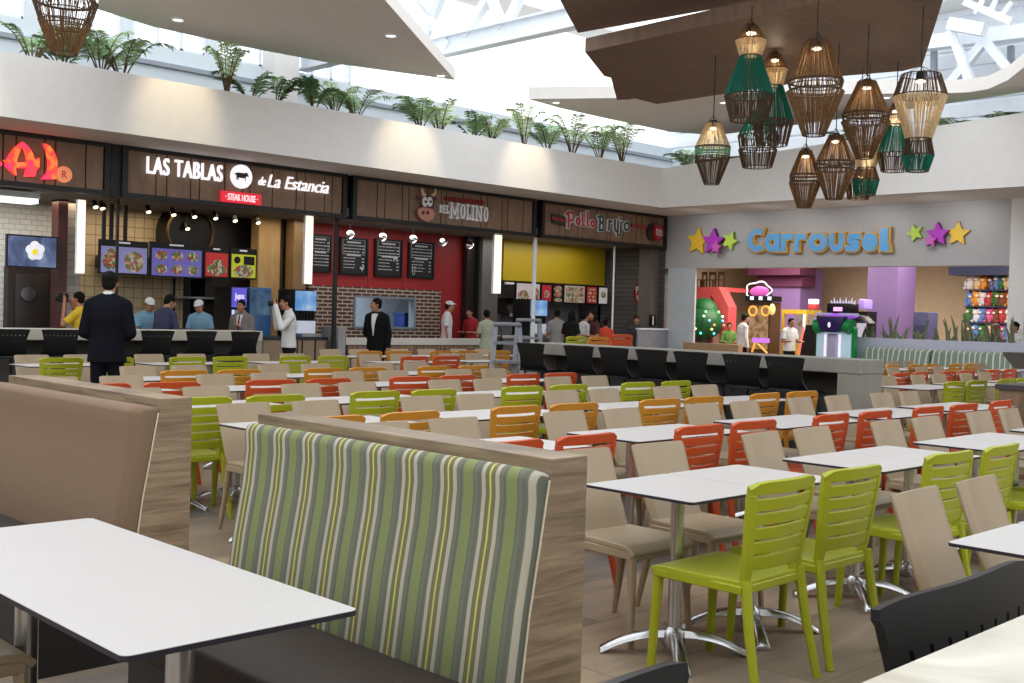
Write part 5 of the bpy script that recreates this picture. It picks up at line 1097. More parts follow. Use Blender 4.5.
# yellow crane machine
X = 26.6; y0, y1 = onx(781.5, 806, X); zt = ax(792, 309.5, X).z
r = thing('crane_machine', 'yellow framed prize crane machine beside the amber machine', 'arcade machine')
MB().box(X, X + .8, y0, y1, 0, .9).build('base_cabinet', mat('yellow_cabinet', S(196, 160, 50), .4), r); MB().box(X, X + .8, y0, y1, zt - .12, zt).build('top_box', mat('yellow_cabinet', S(196, 160, 50)), r)
for sx in (X, X + .72):
    for sy in (y0, y1 - .07): MB().box(sx, sx + .08, sy, sy + .07, .9, zt - .12).build('corner_post', mat('yellow_cabinet', S(196, 160, 50)), r)
MB().box(X + .6, X + .7, y0 + .07, y1 - .07, .9, zt - .12).build('lit_back', screen_mat('crane_prizes', [(.3, (.35, .2, .05)), (.5, (.7, .6, .45)), (.7, (.8, .3, .5))], 1.0, 8, .4), r, smooth=False)
MB().box(X - .02, X, y0 + .02, y0 + .08, .9, zt - .12).build('light_strip', glow('white_header', (.8, .85, 1), 2.5), r, smooth=False)
X = 27.7; y0, y1 = onx(807.5, 815, X); r = thing('red_white_lamp_sign', 'small white and red lit box above the machines', 'lit sign'); z0, z1 = ax(811, 309, X).z, ax(811, 299, X).z
MB().box(X, X + .2, y0, y1, z0, (z0 + z1) / 2).build('lower_half', glow('red_lit', (.8, .05, .05), 1), r, bevel=.02); MB().box(X, X + .2, y0, y1, (z0 + z1) / 2, z1).build('upper_half', glow('white_header', (.8, .85, 1), 2.5), r, bevel=.02); MB().tube([(X + .1, (y0 + y1) / 2, 0), (X + .1, (y0 + y1) / 2, z0)], .04).build('pole', M_steel, r)
# slanted driving cabinet
X = 25.4; r = thing('driving_cabinet', 'slanted red and white lit cabinet left of the green dome', 'arcade machine'); y0, y1 = onx(798, 815, X); z1 = ax(812, 325, X).z
MB().prism([(y1, 0), (y1, .5), (y0 + .25, z1), (y0, z1), (y0, 0)], 'x', X, X + .7).build('body', M_black, r, smooth=False); MB().tube([(X - .02, y1 - .05, .55), (X - .02, y0 + .3, z1 - .05)], .03).build('light_tube', glow('red_pink_tube', (1, .25, .2), 1.3), r); MB().tube([(X - .02, y1 - .1, .38), (X - .02, y1 - .3, .35)], .03).build('light_tube', glow('white_neon', (.85, .95, 1), 1.6), r)
# green dome machine
X = 21.9; y0, y1 = onx(816.5, 854.5, X); zt = ax(836, 320, X).z; ym = (y0 + y1) / 2; w = y1 - y0
r = thing('dome_machine', 'large green domed machine with cyan glowing front and violet crown', 'arcade machine')
P = [(y1, 0), (y1, zt - .24)] + [(ym + (w / 2) * math.copysign(abs(math.cos(a)) ** .7, math.cos(a)), zt - .24 + .27 * math.sin(a)) for a in [k * PI / 10 for k in range(1, 10)]] + [(y0, zt - .24), (y0, 0)]
MB().prism(P, 'x', X, X + .16).build('shell', mat('green_translucent_shell', S(20, 130, 66), .25), r)
zf_ = ax(836, 331.5, X).z
MB().box(X - .06, X, y0 + w * .05, y1 - w * .05, .1, zf_).build('front', glow('cyan_lit_front', (.52, .72, .82), .95, .4, 1.6), r, bevel=.02)
for s in (-1, 1): MB().tube([(X - .04, ym + s * w * .47, zf_ + .1), (X - .04, ym + s * w * .16, zf_ + .14)], [.17, .15], 14).build('green_barrel', mat('green_translucent_shell', S(20, 130, 66), .25), r)
MB().prism([(ym - .2, zf_ - .02), (ym + .2, zf_ - .02), (ym + .34, zf_ + .32), (ym - .34, zf_ + .32)], 'x', X - .24, X - .05).build('centre_cowl', mat('dark_violet_cowl', S(40, 26, 84), .3), r, bevel=.02)
MB().ell((X - .25, ym, zf_ + .14), (.03, .03, .06), 8).build('cowl_lamp', glow('white_violet_tube', (.9, .75, 1), 2), r)
for s in (-1, 1): MB().box(X - .1, X + .25, ym + s * .27 - .15, ym + s * .27 + .15, ax(836, 315.5, X).z, ax(836, 313, X).z).build('wing_plate', glow('lilac_wing', (.55, .45, .85), .8), r, bevel=.01)
MB().box(X - .12, X - .05, ym - .12, ym + .12, zf_ - .62, zf_ - .05).build('control_panel', mat('pale_lilac_panel', S(180, 176, 200), .4), r, bevel=.04)
for s in (-1, 1): MB().tube([(X - .09, ym + s * .17, zf_ - .55), (X - .09, ym + s * .17, zf_ - .06)], .025).build('light_tube', glow('white_violet_tube', (.9, .75, 1), 2), r)
MB().lathe([(.55, zt - .05), (.42, zt + .08), (.3, zt + .12)], 20, (X + .62, ym, 0)).build('collar', M_black, r); MB().ell((X + .25, ym, ax(836, 316, X).z), (.3, .36, .07), 12).build('violet_ring', glow('violet_glow', (.45, .12, .9), 1.2), r)
zc = ax(836, 303, X).z - .15; MB().box(X + .1, X + .5, ym - .28, ym + .28, ax(836, 313.5, X).z, zc + .15).build('crown_box', M_black, r, bevel=.03)
MB().box(X + .08, X + .1, ym - .1, ym + .1, ax(836, 311, X).z, ax(836, 307, X).z).build('digits', glow('pink_digits', (1, .4, .7), 3), r, smooth=False)
cr_ = MB()
for k in range(9): q = ym - .26 + k * .065; cr_.tube([(X + .3, q, zc + .14), (X + .3, q + (k - 4) * .008, zc + .22 + .06 * (k % 2))], [.03, .004], 6)
cr_.build('crown_spikes', glow('white_violet_crown', (.8, .75, 1), 1.3), r)
X = 25.2; y0, y1 = onx(858, 866.5, X); r = thing('ticket_machine', 'narrow white lit machine against the lilac column', 'arcade machine'); z1 = ax(862, 299, X).z
MB().box(X, X + .5, y0, y1, 0, z1 - .3).build('cabinet', M_black, r); MB().box(X - .03, X, y0, y1, .6, z1 - .45).build('screen', screen_mat('ticket_screen', [(.3, (.1, .1, .2)), (.5, (.7, .7, .9)), (.7, (.9, .6, .5))], 1.5, 6), r, smooth=False); MB().box(X - .05, X + .4, y0 + .05, y1, z1 - .25, z1).build('topper', glow('violet_topper', (.5, .35, .9), .9), r, bevel=.05)
# pale box on the counter, cabinet behind the planter, framed picture
X = 24.2; y0, y1 = onx(853, 866, 22.8)
r = thing('cabinet', 'dark blue cabinet behind the snake plants', 'cabinet'); y0, y1 = onx(913, 928, 24.6); MB().box(24.6, 25.1, y0, y1, 0, ax(920, 312, 24.6).z).build('body', mat('dusk_blue_paint', S(70, 70, 104), .5), r, bevel=.01); MB().box(24.58, 24.6, y0 + .05, y1 - .05, .2, 1.5).build('door', mat('dusk_blue_door', S(62, 62, 94), .5), r)
# prize wall with plush toys
X = 29.0; y0, y1 = onx(968, 1012, X); zt = ax(980, 276, X).z
r = thing('prize_shelf', 'dark blue prize rack hung with plush toys', 'prize rack'); MB().box(X, X + .1, y0 - 3, y1, 0, 3.4).build('back_board', mat('dark_violet_board', S(60, 50, 66), .7), r, smooth=False)
MB().box(X - .55, X + .1, y0 - 3, ax(958, 270, X).y, zt, 3.45).build('canopy', mat('navy_paint', S(44, 56, 92), .5), r, smooth=False)
for k in range(5): MB().box(X - .3, X, y0 - 3, y1, .75 + k * .42, .77 + k * .42).build('shelf', mat('dusk_blue_paint', S(70, 70, 104)), r, smooth=False)
PL = [S(170, 60, 60), S(90, 130, 190), S(214, 190, 150), S(120, 70, 50), S(210, 210, 220), S(200, 90, 140), S(60, 110, 60), S(220, 150, 60)]
def plush():
    r = thing('plush_toy', '', 'plush toy'); m = mat('plush_0', PL[0], .95, bump=.4, bscale=200)
    MB().ell((0, 0, .13), (.10, .12, .14), 10).ell((-.01, 0, .30), (.09, .11, .10), 10).build('body', m, r)
    for s in (-1, 1):
        MB().ell((-.01, s * .085, .385), (.03, .04, .04), 6).build('ear', m, r); MB().ell((-.07, s * .11, .16), (.04, .04, .08), 6).build('arm', m, r); MB().ell((-.11, s * .07, .04), (.07, .045, .045), 6).build('leg', m, r)
    MB().ell((-.09, 0, .28), (.03, .05, .04), 6).build('muzzle', mat('plush_muzzle', S(230, 214, 190), .95), r)
    return r
prt = [plush()]; PN = ['red', 'blue', 'cream', 'brown', 'white', 'pink', 'green', 'orange']
base = prt[0]; lv = ['bottom', 'second lowest', 'middle', 'second highest', 'top']
n = 0
for row in range(5):
    for k in range(7):
        ci = (row * 3 + k * 5 + (k * k) % 3) % 8
        t = copy_tree(base) if n else base; n += 1
        t.location = (X - .16, ax(972 + k * 6.6, 320, X).y, .772 + row * .42); t.rotation_euler = (0, 0, random.uniform(-.5, .5))
        s = random.uniform(.85, 1.0); t.scale = (s, s, s)
        if ci:
            for c in t.children:
                if not c.name.startswith('muzzle'):
                    c.data = c.data.copy(); c.data.materials.clear(); c.data.materials.append(mat('plush_%d' % ci, PL[ci], .95, bump=.4, bscale=200))
        t['label'] = '%s plush toy, %s from the left on the %s shelf of the rack' % (PN[ci], ordn(k), lv[row]); t['group'] = 'plush toys on the prize rack'
# snake plants in the planter
M_leaf = mat('grey_green_leaf', S(96, 104, 72), .5, var=.3, scale=20); rnd = random.Random(5)
for k, u in enumerate((868, 876, 886, 895, 903, 920, 929, 938, 950, 962, 974, 986, 996, 1010)):
    p = atx(u, 330, 22.75); r = thing('snake_plant', 'snake plant with upright leaves, %s from the left in the planter' % ordn(k), 'plant', (22.75, p.y, 1.08), 0, 'snake plants in the planter')
    for q in range(rnd.choice((3, 4, 5))):
        hh = rnd.uniform(.25, .68); a = rnd.uniform(-.2, .2); b = rnd.uniform(-.16, .16); x0, y0 = rnd.uniform(-.08, .08), rnd.uniform(-.12, .12)
        MB().sheet(2, 8, lambda s, t: V((x0 + a * t * t * .5 + .012 * (2 * s - 1) ** 2, y0 + b * t * t + (s - .5) * .075 * (1 - t ** 3) * (1 if t < .97 else .2), hh * t)), .006).build('leaf', M_leaf, r)
# ------------------------------------------------------------------ people
from mathutils.bvhtree import BVHTree
SKIN = mat('skin', S(164, 112, 86), .55, var=.05); SKIN_L = mat('skin_light', S(190, 140, 112), .55, var=.05)
HAIR = mat('black_hair', (.005, .004, .0035), .75, var=.3, scale=40, spec=.15); M_eyew = mat('eye_white', S(220, 216, 210), .3); M_eye = mat('dark_iris', S(28, 20, 16), .3); M_lip = mat('lip', S(140, 80, 70), .5)
def fuse(mb, name, mats, parent, vox, smooth=3, label=None):
    """one continuous surface from overlapping shapes"""
    me = mb.mesh(name); o = bpy.data.objects.new(name, me); COL.objects.link(o)
    m = o.modifiers.new('r', 'REMESH'); m.mode = 'VOXEL'; m.voxel_size = vox; m.use_smooth_shade = True
    s = o.modifiers.new('s', 'SMOOTH'); s.iterations = smooth; s.factor = .5
    dg = bpy.context.evaluated_depsgraph_get(); dg.update()
    out = bpy.data.meshes.new_from_object(o.evaluated_get(dg)); bpy.data.objects.remove(o); out.materials.clear()
    out.polygons.foreach_set('use_smooth', [True] * len(out.polygons))
    return link(name, out, mats, parent, label)
def ring(c, rx, ry, n=16, tilt=0): return [V((c[0] + rx * math.cos(2 * PI * k / n), c[1] + ry * math.sin(2 * PI * k / n), c[2] + tilt * math.sin(2 * PI * k / n))) for k in range(n)]
def person(lab, loc, rz, h, top, bottom, arms='down', skin=None, hair='short', jacket=None, tie=None, cap=None, top_col=None, lean=0.0, head_turn=0, sleeves='long', hem=None, fine=.011, dress=False, female=False, hair_m=None, collar=None, group='people in the food court', head_drop=0):
    skin = skin or SKIN; r = thing('person', lab, 'person', loc, rz, group); k = h / 1.75; hm = hair_m or HAIR
    W = .175 if not female else .152; ch = 1.0 if not female else .9
    B = MB(); fwd = lean                                   # lean: how far the chest comes forward
    sh = V((0, fwd, 1.425 - abs(fwd) * .25)); nk = sh + V((0, .02 + fwd * .15, .075)); hd = nk + V((0, .042 + fwd * .3, .122 - head_drop)); 
    Rh = Matrix.Rotation(head_turn, 4, 'Z') @ Matrix.Rotation(-.25 * bool(fwd) - head_drop * 5, 4, 'X')
    hp = lambda x, y, z: hd + (Rh @ V((x, y, z)))
    # trunk and neck
    B.loft([ring((0, -.01, .84), .12, .09), ring((0, -.01, .92), .158 if not female else .165, .112), ring((0, 0, 1.02), .142 * ch, .10), ring((0, fwd * .35, 1.12), .138 * ch, .10), ring((0, fwd * .7, 1.26), .165 * ch, .115), ring(tuple(sh + V((0, 0, -.04))), .17 * ch, .10), ring(tuple(sh + V((0, 0, .03))), .10, .07), ring(tuple(sh + V((0, .01, .06))), .06, .06)])
    B.cap(sh + V((0, .0, .02)), nk + V((0, .02, .06)), .060, .054)
    for s in (-1, 1): B.cap(sh + V((s * .03, -.015, .06)), sh + V((s * .13, -.01, -.01)), .03, .03)
    # head: skull, jaw, nose, brow, ears
    B.ell(tuple(hp(0, -.012, .045)), (.076, .094, .085), 14, M=Rh); B.ell(tuple(hp(0, .022, -.03)), (.060, .066, .082), 12, M=Rh); B.ell(tuple(hp(0, .055, -.085)), (.032, .03, .026), 8, M=Rh)
    B.cap(hp(0, .085, .025), hp(0, .104, -.015), .012, .017, 8); B.ell(tuple(hp(0, .078, .04)), (.05, .018, .012), 8, M=Rh); B.ell(tuple(hp(0, .082, -.05)), (.026, .014, .012), 8, M=Rh)
    for s in (-1, 1): B.ell(tuple(hp(s * .078, -.005, .005)), (.012, .022, .032), 8, M=Rh); B.ell(tuple(hp(s * .036, .068, -.012)), (.024, .018, .022), 8, M=Rh)
    # arms
    def arm(s):
        S_ = sh + V((s * W, -.005, -.035)); mode = arms if isinstance(arms, str) else arms[0 if s < 0 else 1]
        if mode == 'down': E = S_ + V((s * .06, -.02, -.29)); Wr = E + V((s * .01, .05, -.25)); hd_ = V((-.1 * s, .1, -1))
        elif mode == 'bent': E = S_ + V((s * .07, .02, -.28)); Wr = E + V((-s * .05, .22, .02)); hd_ = V((-s * .3, 1, .05))
        elif mode == 'camera': E = S_ + V((s * .10, .17, -.19)); Wr = hd + V((s * .085, .19, -.02)); hd_ = V((-s * .45, .25, .75))
        elif mode == 'back': E = S_ + V((s * .09, -.07, -.28)); Wr = E + V((-s * .13, -.08, -.18)); hd_ = V((-s * .8, -.2, -.5))
        elif mode == 'chest': E = S_ + V((s * .06, .06, -.27)); Wr = E + V((-s * .15, .17, .12)); hd_ = V((-s * .8, .3, .4))
        elif mode == 'front': E = S_ + V((s * .06, -.01, -.28)); Wr = E + V((-s * .135, .19, -.08)); hd_ = V((-s * .8, .3, -.4))
        elif mode == 'reach': E = S_ + V((s * .05, .12, -.25)); Wr = E + V((-s * .02, .23, -.06)); hd_ = V((0, 1, -.2))
        else: E = S_ + V((s * .12, -.03, -.25)); Wr = E + V((-s * .14, .08, -.12)); hd_ = V((-s * .7, .3, -.5))      # hip
        return S_, E, Wr, hd_.normalized()
    AR = {s: arm(s) for s in (-1, 1)}
    for s in (-1, 1):
        S_, E, Wr, d = AR[s]; B.ell(tuple(S_), (.058, .058, .062), 10); B.cap(S_, E, .049 * ch, .038 * ch); B.cap(E, Wr, .038 * ch, .025 * ch)
        side = d.cross(V((0, 0, 1)) if abs(d.z) < .8 else V((0, 1, 0))).normalized(); pn = Wr + d * .05; back = side.cross(d)
        B.cap(Wr, pn, .025, .030, 8); B.cap(pn - side * .018, pn + side * .018 + d * .03, .019, .019, 8)
        for q, (o, ln) in enumerate(((-.030, .070), (-.011, .080), (.010, .075), (.029, .060))):
            a = pn + d * .035 + side * o; m_ = a + d * ln * .55; e = m_ + (d * .75 - back * .55 * (1 if back.z > 0 else -1) * .6).normalized() * ln * .45
            B.cap(a, m_, .0098, .0092, 7); B.cap(m_, e, .0092, .008, 7)
        t0 = Wr + d * .025 - side * .026 * -s; t1 = t0 + (d * .6 + side * s * .8).normalized() * .04; B.cap(t0, t1, .012, .0105, 7); B.cap(t1, t1 + (d * .9 + side * s * .3).normalized() * .03, .0105, .009, 7)
    # legs
    for s in (-1, 1):
        hpv = V((s * .085, -.005, .88)); kn = V((s * .095, .02, .49)); an = V((s * .10, -.02, .09))
        B.cap(hpv, kn, .082, .055); B.cap(kn, an, .055, .036); B.ell(tuple(kn + V((0, -.035, -.13))), (.045, .045, .09), 8); B.cap(an + V((0, -.02, -.045)), an + V((s * .02, .13, -.06)), .035, .028)
    B.v = [(a * k, b * k, c * k) for a, b, c in B.v]; fuse(B, 'body', skin, r, fine * k, 2)
    def part(name, mb, m, vox=.012, sm=3, lab_=None): mb.v = [(a * k, b * k, c * k) for a, b, c in mb.v]; return fuse(mb, name, m, r, vox * k, sm, lab_)
    # eyes and mouth
    for s in (-1, 1):
        e = MB().ell(tuple(hp(s * .030, .079, .018) * k), (.0125 * k, .009 * k, .008 * k), 8).build('eye', M_eyew, r); MB().ell(tuple(hp(s * .030, .086, .018) * k), (.006 * k, .004 * k, .006 * k), 8).build('iris', M_eye, e)
        MB().cap(hp(s * .046, .083, .037) * k, hp(s * .016, .093, .040) * k, .004 * k, .005 * k, 6).build('eyebrow', hm, r)
    MB().cap(hp(-.02, .094, -.05) * k, hp(.02, .094, -.05) * k, .006 * k, .006 * k, 6).build('lips', M_lip, r)
    # hair
    Hh = MB(); Hh.ell(tuple(hp(0, -.022, .062)), (.083, .098, .085), 14, M=Rh); Hh.ell(tuple(hp(0, -.06, .01)), (.074, .055, .075), 10, M=Rh)
    for s in (-1, 1): Hh.ell(tuple(hp(s * .070, -.005, .04)), (.016, .035, .04), 8, M=Rh)
    if hair == 'long':
        Hh.cap(hp(0, -.07, .02), hp(0, -.085, -.24), .07, .05)
        for s in (-1, 1): Hh.cap(hp(s * .07, -.03, .03), hp(s * .085, -.02, -.2), .03, .028)
    if hair == 'bun': Hh.ell(tuple(hp(0, -.115, .06)), (.045, .04, .045), 10)
    if hair == 'thick': Hh.ell(tuple(hp(0, .0, .105)), (.075, .075, .045), 10, M=Rh)
    part('hair', Hh, hm, .010, 1)
    # clothes
    T = MB(); bot = hem if hem is not None else .86; fl = 1.12 if jacket else 1.0; q = .016 if not jacket else .03
    rg = [(bot, .168 + q * 1.3, .118 + q, -.01), (.96, .160 + q, .114 + q, -.005), (1.06, .146 * ch + q * 1.3, .104 * ch + q, fwd * .2), (1.14, .146 * ch + q, .106 * ch + q, fwd * .42), (1.27, .172 * ch + q, .120 * ch + q, fwd * .72)]
    rings = [ring((0, y, z), a, b) for z, a, b, y in rg] + [ring(tuple(sh + V((0, 0, -.03))), .178 * ch + q, .104 + q * .7), ring(tuple(sh + V((0, 0, .045))), .12 + q, .078 + q * .4), ring(tuple(sh + V((0, .01, .085))), .070, .066)]
    if dress: rings = [ring((0, 0, .50), .20, .16), ring((0, 0, .72), .19, .15)] + rings
    T.loft(rings)
    for s in (-1, 1): T.cap(sh + V((s * .04, -.012, .052)), sh + V((s * W, -.008, -.02)), .040 + q * .7, .052 + q * .7)
    for s in (-1, 1):
        S_, E, Wr, d = AR[s]; e = .012 if not jacket else .022
        T.ell(tuple(S_ + V((0, 0, .0))), (.066 + e * .6, .066 + e * .4, .068 + e * .5), 10); 
        if sleeves == 'long': T.cap(S_, E, .052 * ch + e, .042 * ch + e); T.tube([E, E.lerp(Wr, .5), Wr + d * .005], [.042 * ch + e, .037 * ch + e, .032 * ch + e], 12); T.ell(tuple(E), .042 * ch + e, 8)
        elif sleeves == 'short': T.tube([S_, S_.lerp(E, .35), S_.lerp(E, .75)], [.055 * ch + e, .055 * ch + e, .056 * ch + e], 12)
    nm = 'jacket' if jacket else ('dress' if dress else 'shirt')
    to = part(nm, T, jacket or top, .011, 3)
    bv = BVHTree.FromPolygons([v.co for v in to.data.vertices], [p.vertices for p in to.data.polygons])
    def on_front(x, z, d):
        h = bv.ray_cast(V((x * k, 1, z * k)), V((0, -1, 0)))[0]
        return V((x, (h.y / k if h else .1) + d, z))
    def strip(rows, d, name, m):
        """a strip lying on the front of the garment; rows of (z, x0, x1)"""
        t = MB(); pts = [[on_front(x0 + (x1 - x0) * i / 4, z, d) for i in range(5)] for z, x0, x1 in rows]
        t.sheet(4, len(rows) - 1, lambda a, b: pts[int(round(b * (len(rows) - 1)))][int(round(a * 4))], .005); t.v = [(x * k, y * k, z * k) for x, y, z in t.v]; t.build(name, m, r)
    zt_ = sh.z + .045
    if jacket:
        zs = [1.06 + (zt_ - 1.06) * i / 9 for i in range(10)]; hw = [.006 + .056 * (i / 9) for i in range(10)]
        strip([(z, -w_, w_) for z, w_ in zip(zs, hw)], .004, 'shirt_front', top)
        for s in (-1, 1): strip([(z, s * w_, s * (w_ + .012 + .05 * math.sin(PI * min(1, (i + .6) / 8.5)))) for i, (z, w_) in enumerate(zip(zs, hw))][:9], .008, 'lapel', jacket)
    c_ = collar or (top if jacket else None)
    if c_:
        cl = MB(); cl.loft([ring(tuple(sh + V((0, .012, .066))), .074, .071, 20, -.028), ring(tuple(sh + V((0, .016, .098))), .066, .066, 20, -.03), ring(tuple(sh + V((0, .016, .098))), .060, .060, 20, -.03), ring(tuple(sh + V((0, .012, .066))), .062, .060, 20, -.028)], caps=False)
        cl.v = [(a * k, b * k, c * k) for a, b, c in cl.v]; cl.build('collar', c_, r)
    if tie: strip([(zt_ - .01, -.014, .014), (zt_ - .06, -.014, .014), (1.25, -.022, .022), (1.12, -.03, .03), (1.07, -.004, .004)], .010, 'tie', tie)
    if bottom:
        P = MB(); P.loft([ring((0, -.01, .80), .165, .118), ring((0, -.008, .90), .170, .122), ring((0, 0, .99), .152 * (1 if not female else .95), .112)])
        for s in (-1, 1): P.tube([(s * .082, -.01, .87), (s * .09, .005, .68), (s * .096, .015, .49), (s * .10, -.01, .25), (s * .102, -.02, .07)], [.094, .082, .068, .060, .058], 14)
        part('trousers', P, bottom, .011, 3)
    Sh = MB()
    for s in (-1, 1): Sh.loft([ring((s * .10 + s * .01, .05, .004), .048, .135), ring((s * .10 + s * .01, .05, .035), .047, .133), ring((s * .10, .03, .075), .042, .10), ring((s * .10, -.02, .105), .045, .05)])
    Sh.v = [(a * k, b * k, c * k) for a, b, c in Sh.v]; Sh.build('shoes', M_black, r)
    if cap:
        C_ = MB(); C_.ell(tuple(hp(0, -.012, .075)), (.09, .104, .075), 12, M=Rh); C_.ell(tuple(hp(0, .10, .072)), (.065, .065, .012), 10, M=Rh); part('cap', C_, cap, .011, 2)
    r['_hd'] = [*(hd * k)]
    return r
def gadget(lab, pr, m=None, off=(0, .2, .02), sz=(.07, .05, .05)):
    """a camera held up by a person: stands on its own, at the hands"""
    hd = V(pr['_hd']) + V(off); R = Matrix.Rotation(pr.rotation_euler.z, 4, 'Z'); w = R @ hd + pr.location
    r = thing('camera', lab, 'camera', w, pr.rotation_euler.z)
    MB().box(-sz[0], sz[0], -sz[1] / 2, sz[1] / 2, -sz[2], sz[2]).box(-.03, .03, -sz[1] / 2, sz[1] / 2, sz[2], sz[2] + .025).build('camera_body', M_black, r, bevel=.006); MB().lathe([(.042, .02), (.045, .07), (.05, .12), (.04, .12)], 16, M=Matrix.Rotation(-PI / 2, 4, 'X')).build('lens', M_black, r)
    return r
fab = lambda n, c, rough=.8: mat(n, c, rough, var=.08, scale=40, bump=.15, bscale=250)
NAVY = mat('navy_suit_wool', (.0035, .004, .008), .85, var=.1, scale=40, spec=.15); BLKS = mat('black_suit_wool', (.005, .005, .006), .85, var=.1, scale=40, spec=.15); WH = fab('white_cotton', S(206, 206, 206)); BLK = mat('black_cotton', (.006, .006, .007), .85, var=.1, scale=40, spec=.2); JEAN = fab('blue_denim', S(50, 60, 86))
FC = 135 * PI / 180; AWAY = -PI / 4; LEFT = PI / 4; RIGHT = -135 * PI / 180
def at_y(u, y): p = aty(u, 320, y); return (p.x, p.y, 0)
person('man in dark navy suit seen from behind before the pale bar', at_y(108, 12.05), AWAY + .15, 1.83, WH, NAVY, arms='front', jacket=NAVY, hem=.80, hair='short', fine=.008)
person('man in black suit and open white shirt before the brick wall, looking left', at_y(377, 16.3), FC - .35, 1.70, WH, BLKS, arms=('down', 'back'), jacket=BLKS, hem=.80, head_turn=-.75, fine=.008)
p_ = person('man in white shirt and black trousers holding a small camera to his face', at_y(289, 16.1), LEFT + .35, 1.68, WH, BLK, arms='camera', fine=.009, collar=WH); gadget('small black camera held by the man in white shirt', p_, off=(0, .17, .0), sz=(.05, .04, .035))
p_ = person('person in yellow shirt filming towards the left behind the pale bar', at_y(81, 17.3), LEFT - .15, 1.64, fab('yellow_cotton', S(206, 172, 40)), JEAN, arms='camera', sleeves='short', fine=.01); gadget('black video camera held by the person in yellow', p_, off=(0, .24, .02), sz=(.06, .12, .06))
person('person in light blue shirt and white cap bending over the steak counter', at_y(146, 17.9), FC + .6, 1.62, fab('light_blue_cotton', S(110, 150, 176)), BLK, arms='reach', sleeves='short', lean=.1, cap=WH, fine=.011, head_drop=.02)
person('man in dark blue shirt seen from behind at the steak counter', at_y(163, 17.2), AWAY - .5, 1.68, fab('dark_blue_cotton', S(44, 46, 78)), BLK, arms='bent', lean=.06, head_turn=-.3, fine=.011, head_drop=.03)
person('person in light blue tee shirt and white cap facing us at the steak counter', at_y(201, 18.2), FC - .1, 1.60, fab('light_blue_cotton', S(110, 150, 176)), BLK, arms='bent', sleeves='short', cap=WH, lean=.04, fine=.011, head_drop=.02)
person('man in grey jacket with dark red tie beside the drinks fridge', at_y(242, 17.6), FC - .2, 1.60, WH, BLK, arms=('chest', 'down'), jacket=fab('grey_jacket', S(112, 106, 106)), tie=fab('dark_red_tie', S(96, 24, 30)), fine=.011)
person('man in white shirt and white cap in profile behind the slatted counter', at_y(447, 19.8), RIGHT + .1, 1.74, WH, JEAN, cap=WH, sleeves='short', fine=.011)
person('woman in red shirt behind the slatted counter', at_y(471, 19.85), FC - .6, 1.60, fab('red_cotton', S(150, 22, 30)), BLK, arms='bent', sleeves='short', hair='bun', female=True, fine=.011)
pw = person('woman in sage green dress seen from behind at the slatted counter', at_y(487, 17.9), AWAY + .3, 1.56, fab('sage_cotton', S(150, 156, 138)), None, arms='bent', sleeves='short', dress=True, hair='bun', female=True, fine=.011)
r = thing('handbag', 'black handbag hanging at the sage dress', 'handbag', pw.location + V((.27, -.12, .72))); MB().ell((0, 0, .12), (.14, .08, .16), 10).build('bag', M_black, r); MB().tube([(-.08, 0, .2), (-.1, .02, .42), (.0, .04, .52), (.06, .02, .4), (.08, 0, .2)], .012, 6).build('strap', M_black, r)
person('person in grey striped shirt at the chicken shop counter', at_y(557, 18.3), AWAY, 1.62, fab('grey_striped_cotton', S(140, 138, 136)), BLK, arms='bent', sleeves='short', fine=.012)
person('woman in black top with long dark hair at the chicken shop counter', at_y(571, 17.2), AWAY - .5, 1.60, BLK, BLK, arms='bent', sleeves='short', hair='long', female=True, fine=.012)
person('person in white and black top between the two long haired women', at_y(584, 17.9), RIGHT + .6, 1.58, WH, BLK, arms='bent', hair='short', female=True, fine=.012)
person('woman in maroon top with long dark hair facing left at the chicken shop', at_y(595, 17.2), LEFT + .3, 1.62, fab('maroon_cotton', S(76, 30, 36)), BLK, arms='bent', sleeves='short', hair='long', female=True, fine=.012)
person('person in orange-red shirt right of the long haired women', at_y(606, 18.1), AWAY, 1.42, fab('orange_cotton', S(214, 70, 40)), BLK, arms='bent', sleeves='short', fine=.012)
person('dark haired person behind the right end of the chicken shop counter', (22.55, 18.45, 0), FC, 1.52, fab('dark_grey_cotton', S(56, 54, 58)), BLK, fine=.012)
def at_x(u, x): p = atx(u, 330, x); return (p.x, p.y, 0)
person('man in white shirt standing beside the amber lit machine', at_x(743, 24.6), RIGHT + .3, 1.66, WH, BLK, sleeves='long', fine=.011)
person('person in white shirt before the yellow crane machine', at_x(790, 24.3), FC + .4, 1.58, WH, BLK, arms='bent', sleeves='short', fine=.011)
person('person in green top sitting low beside the tree ride', at_x(729, 25.2), FC, 1.42, fab('green_cotton', S(92, 130, 60)), BLK, arms='bent', fine=.012)
person('person with long brown hair behind the planter wall', at_x(994, 23.25), RIGHT, 1.56, fab('dark_grey_cotton', S(56, 54, 58)), BLK, hair='long', female=True, hair_m=mat('brown_hair', S(104, 62, 44), .6, var=.25, scale=40), fine=.012)
person('person in white top with dark hair behind the planter wall', at_x(1016, 23.25), LEFT + .4, 1.62, WH, BLK, hair='bun', female=True, fine=.012)
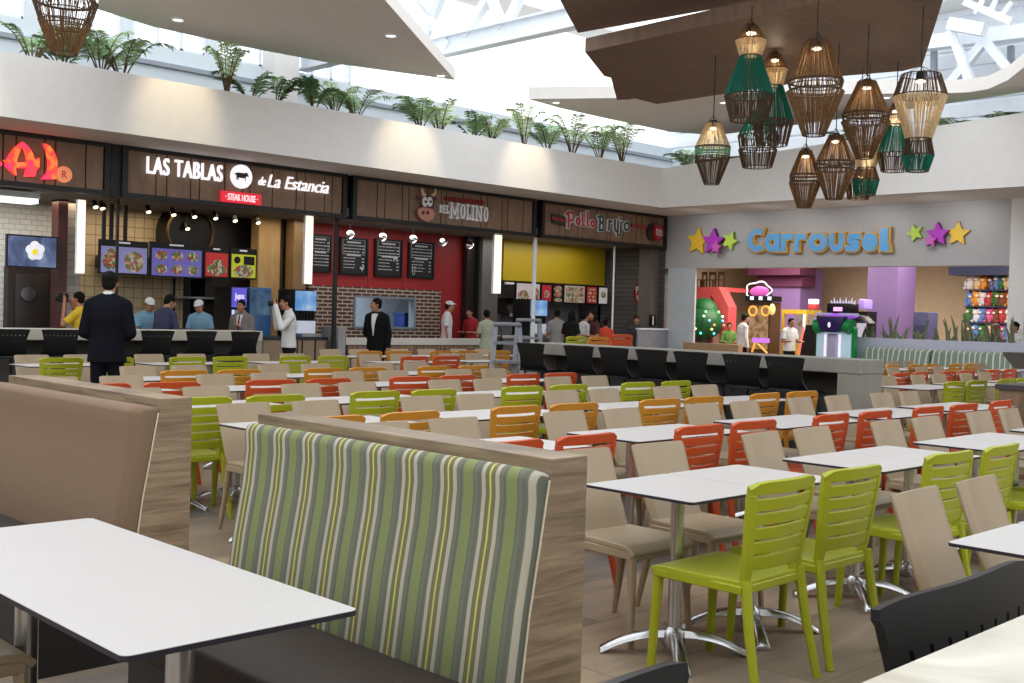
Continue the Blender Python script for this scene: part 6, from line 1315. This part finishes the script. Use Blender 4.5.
# ------------------------------------------------------------------ light: sky through the roof, lamps in the shops
w = bpy.data.worlds.new('sky'); SC.world = w; w.use_nodes = True; bg = w.node_tree.nodes['Background']
bg.inputs['Color'].default_value = (.94, .975, 1.0, 1); bg.inputs['Strength'].default_value = 4.4
def area(name, loc, size, e, col=(1, 1, 1), sy=None, rot=(0, 0, 0)):
    ld = bpy.data.lights.new(name, 'AREA'); ld.energy = e; ld.color = col; ld.size = size
    if sy: ld.shape = 'RECTANGLE'; ld.size_y = sy
    o = bpy.data.objects.new(name, ld); COL.objects.link(o); o.location = loc; o.rotation_euler = rot; return o
WARM = (1, .80, .55)
area('shop_ceiling_lamp', (7.0, 19.9, 3.3), 1.6, 150, (.95, 1, .98), 1.0)
area('shop_ceiling_lamp', (9.5, 20.6, 3.3), 3.2, 60, WARM, .5)
area('shop_ceiling_lamp', (12.2, 19.6, 3.3), 1.6, 25, WARM, .8)
area('shop_ceiling_lamp', (15.0, 19.6, 3.3), 4.0, 55, (1, .95, .9), .6)
area('hatch_lamp', (14.9, 21.1, 2.9), 1.2, 190, (.9, .97, 1), .6)
area('shop_ceiling_lamp', (20.3, 19.6, 3.3), 4.0, 70, (1, .96, .9), .6)
area('arcade_ceiling_lamp', (25.8, 16.0, 3.55), 3.0, 850, (1, .88, .76), 4)
area('arcade_ceiling_lamp', (25.2, 10.5, 3.55), 3.0, 950, (1, .88, .78), 5)
for yy in (10.6, 12.6, 14.6, 16.6):  # added fill spots without fixtures, brighten the arcade sign
    ld = bpy.data.lights.new('sign_fill_spot', 'SPOT'); ld.energy = 150; ld.color = (1, .97, .94); ld.spot_size = 2.0; ld.spot_blend = 1.0; ld.shadow_soft_size = .4
    o = bpy.data.objects.new('sign_fill_spot', ld); COL.objects.link(o); o.location = (22.0, yy, 4.1); o.rotation_euler = V((1.5, 0, -.75)).to_track_quat('-Z', 'Y').to_euler()
vs = SC.view_settings; vs.view_transform = 'Standard'; vs.look = 'None'; vs.exposure = -1.08; vs.gamma = 1.0; vs.use_curve_mapping = False
SC.display_settings.display_device = 'sRGB'
cy = SC.cycles; cy.max_bounces = 8; cy.diffuse_bounces = 5; cy.glossy_bounces = 4; cy.transparent_max_bounces = 12; cy.sample_clamp_indirect = 6; cy.caustics_reflective = False; cy.caustics_refractive = False; cy.use_denoising = True
bpy.context.view_layer.update()
for o in bpy.data.objects:
    if '_hd' in o: del o['_hd']
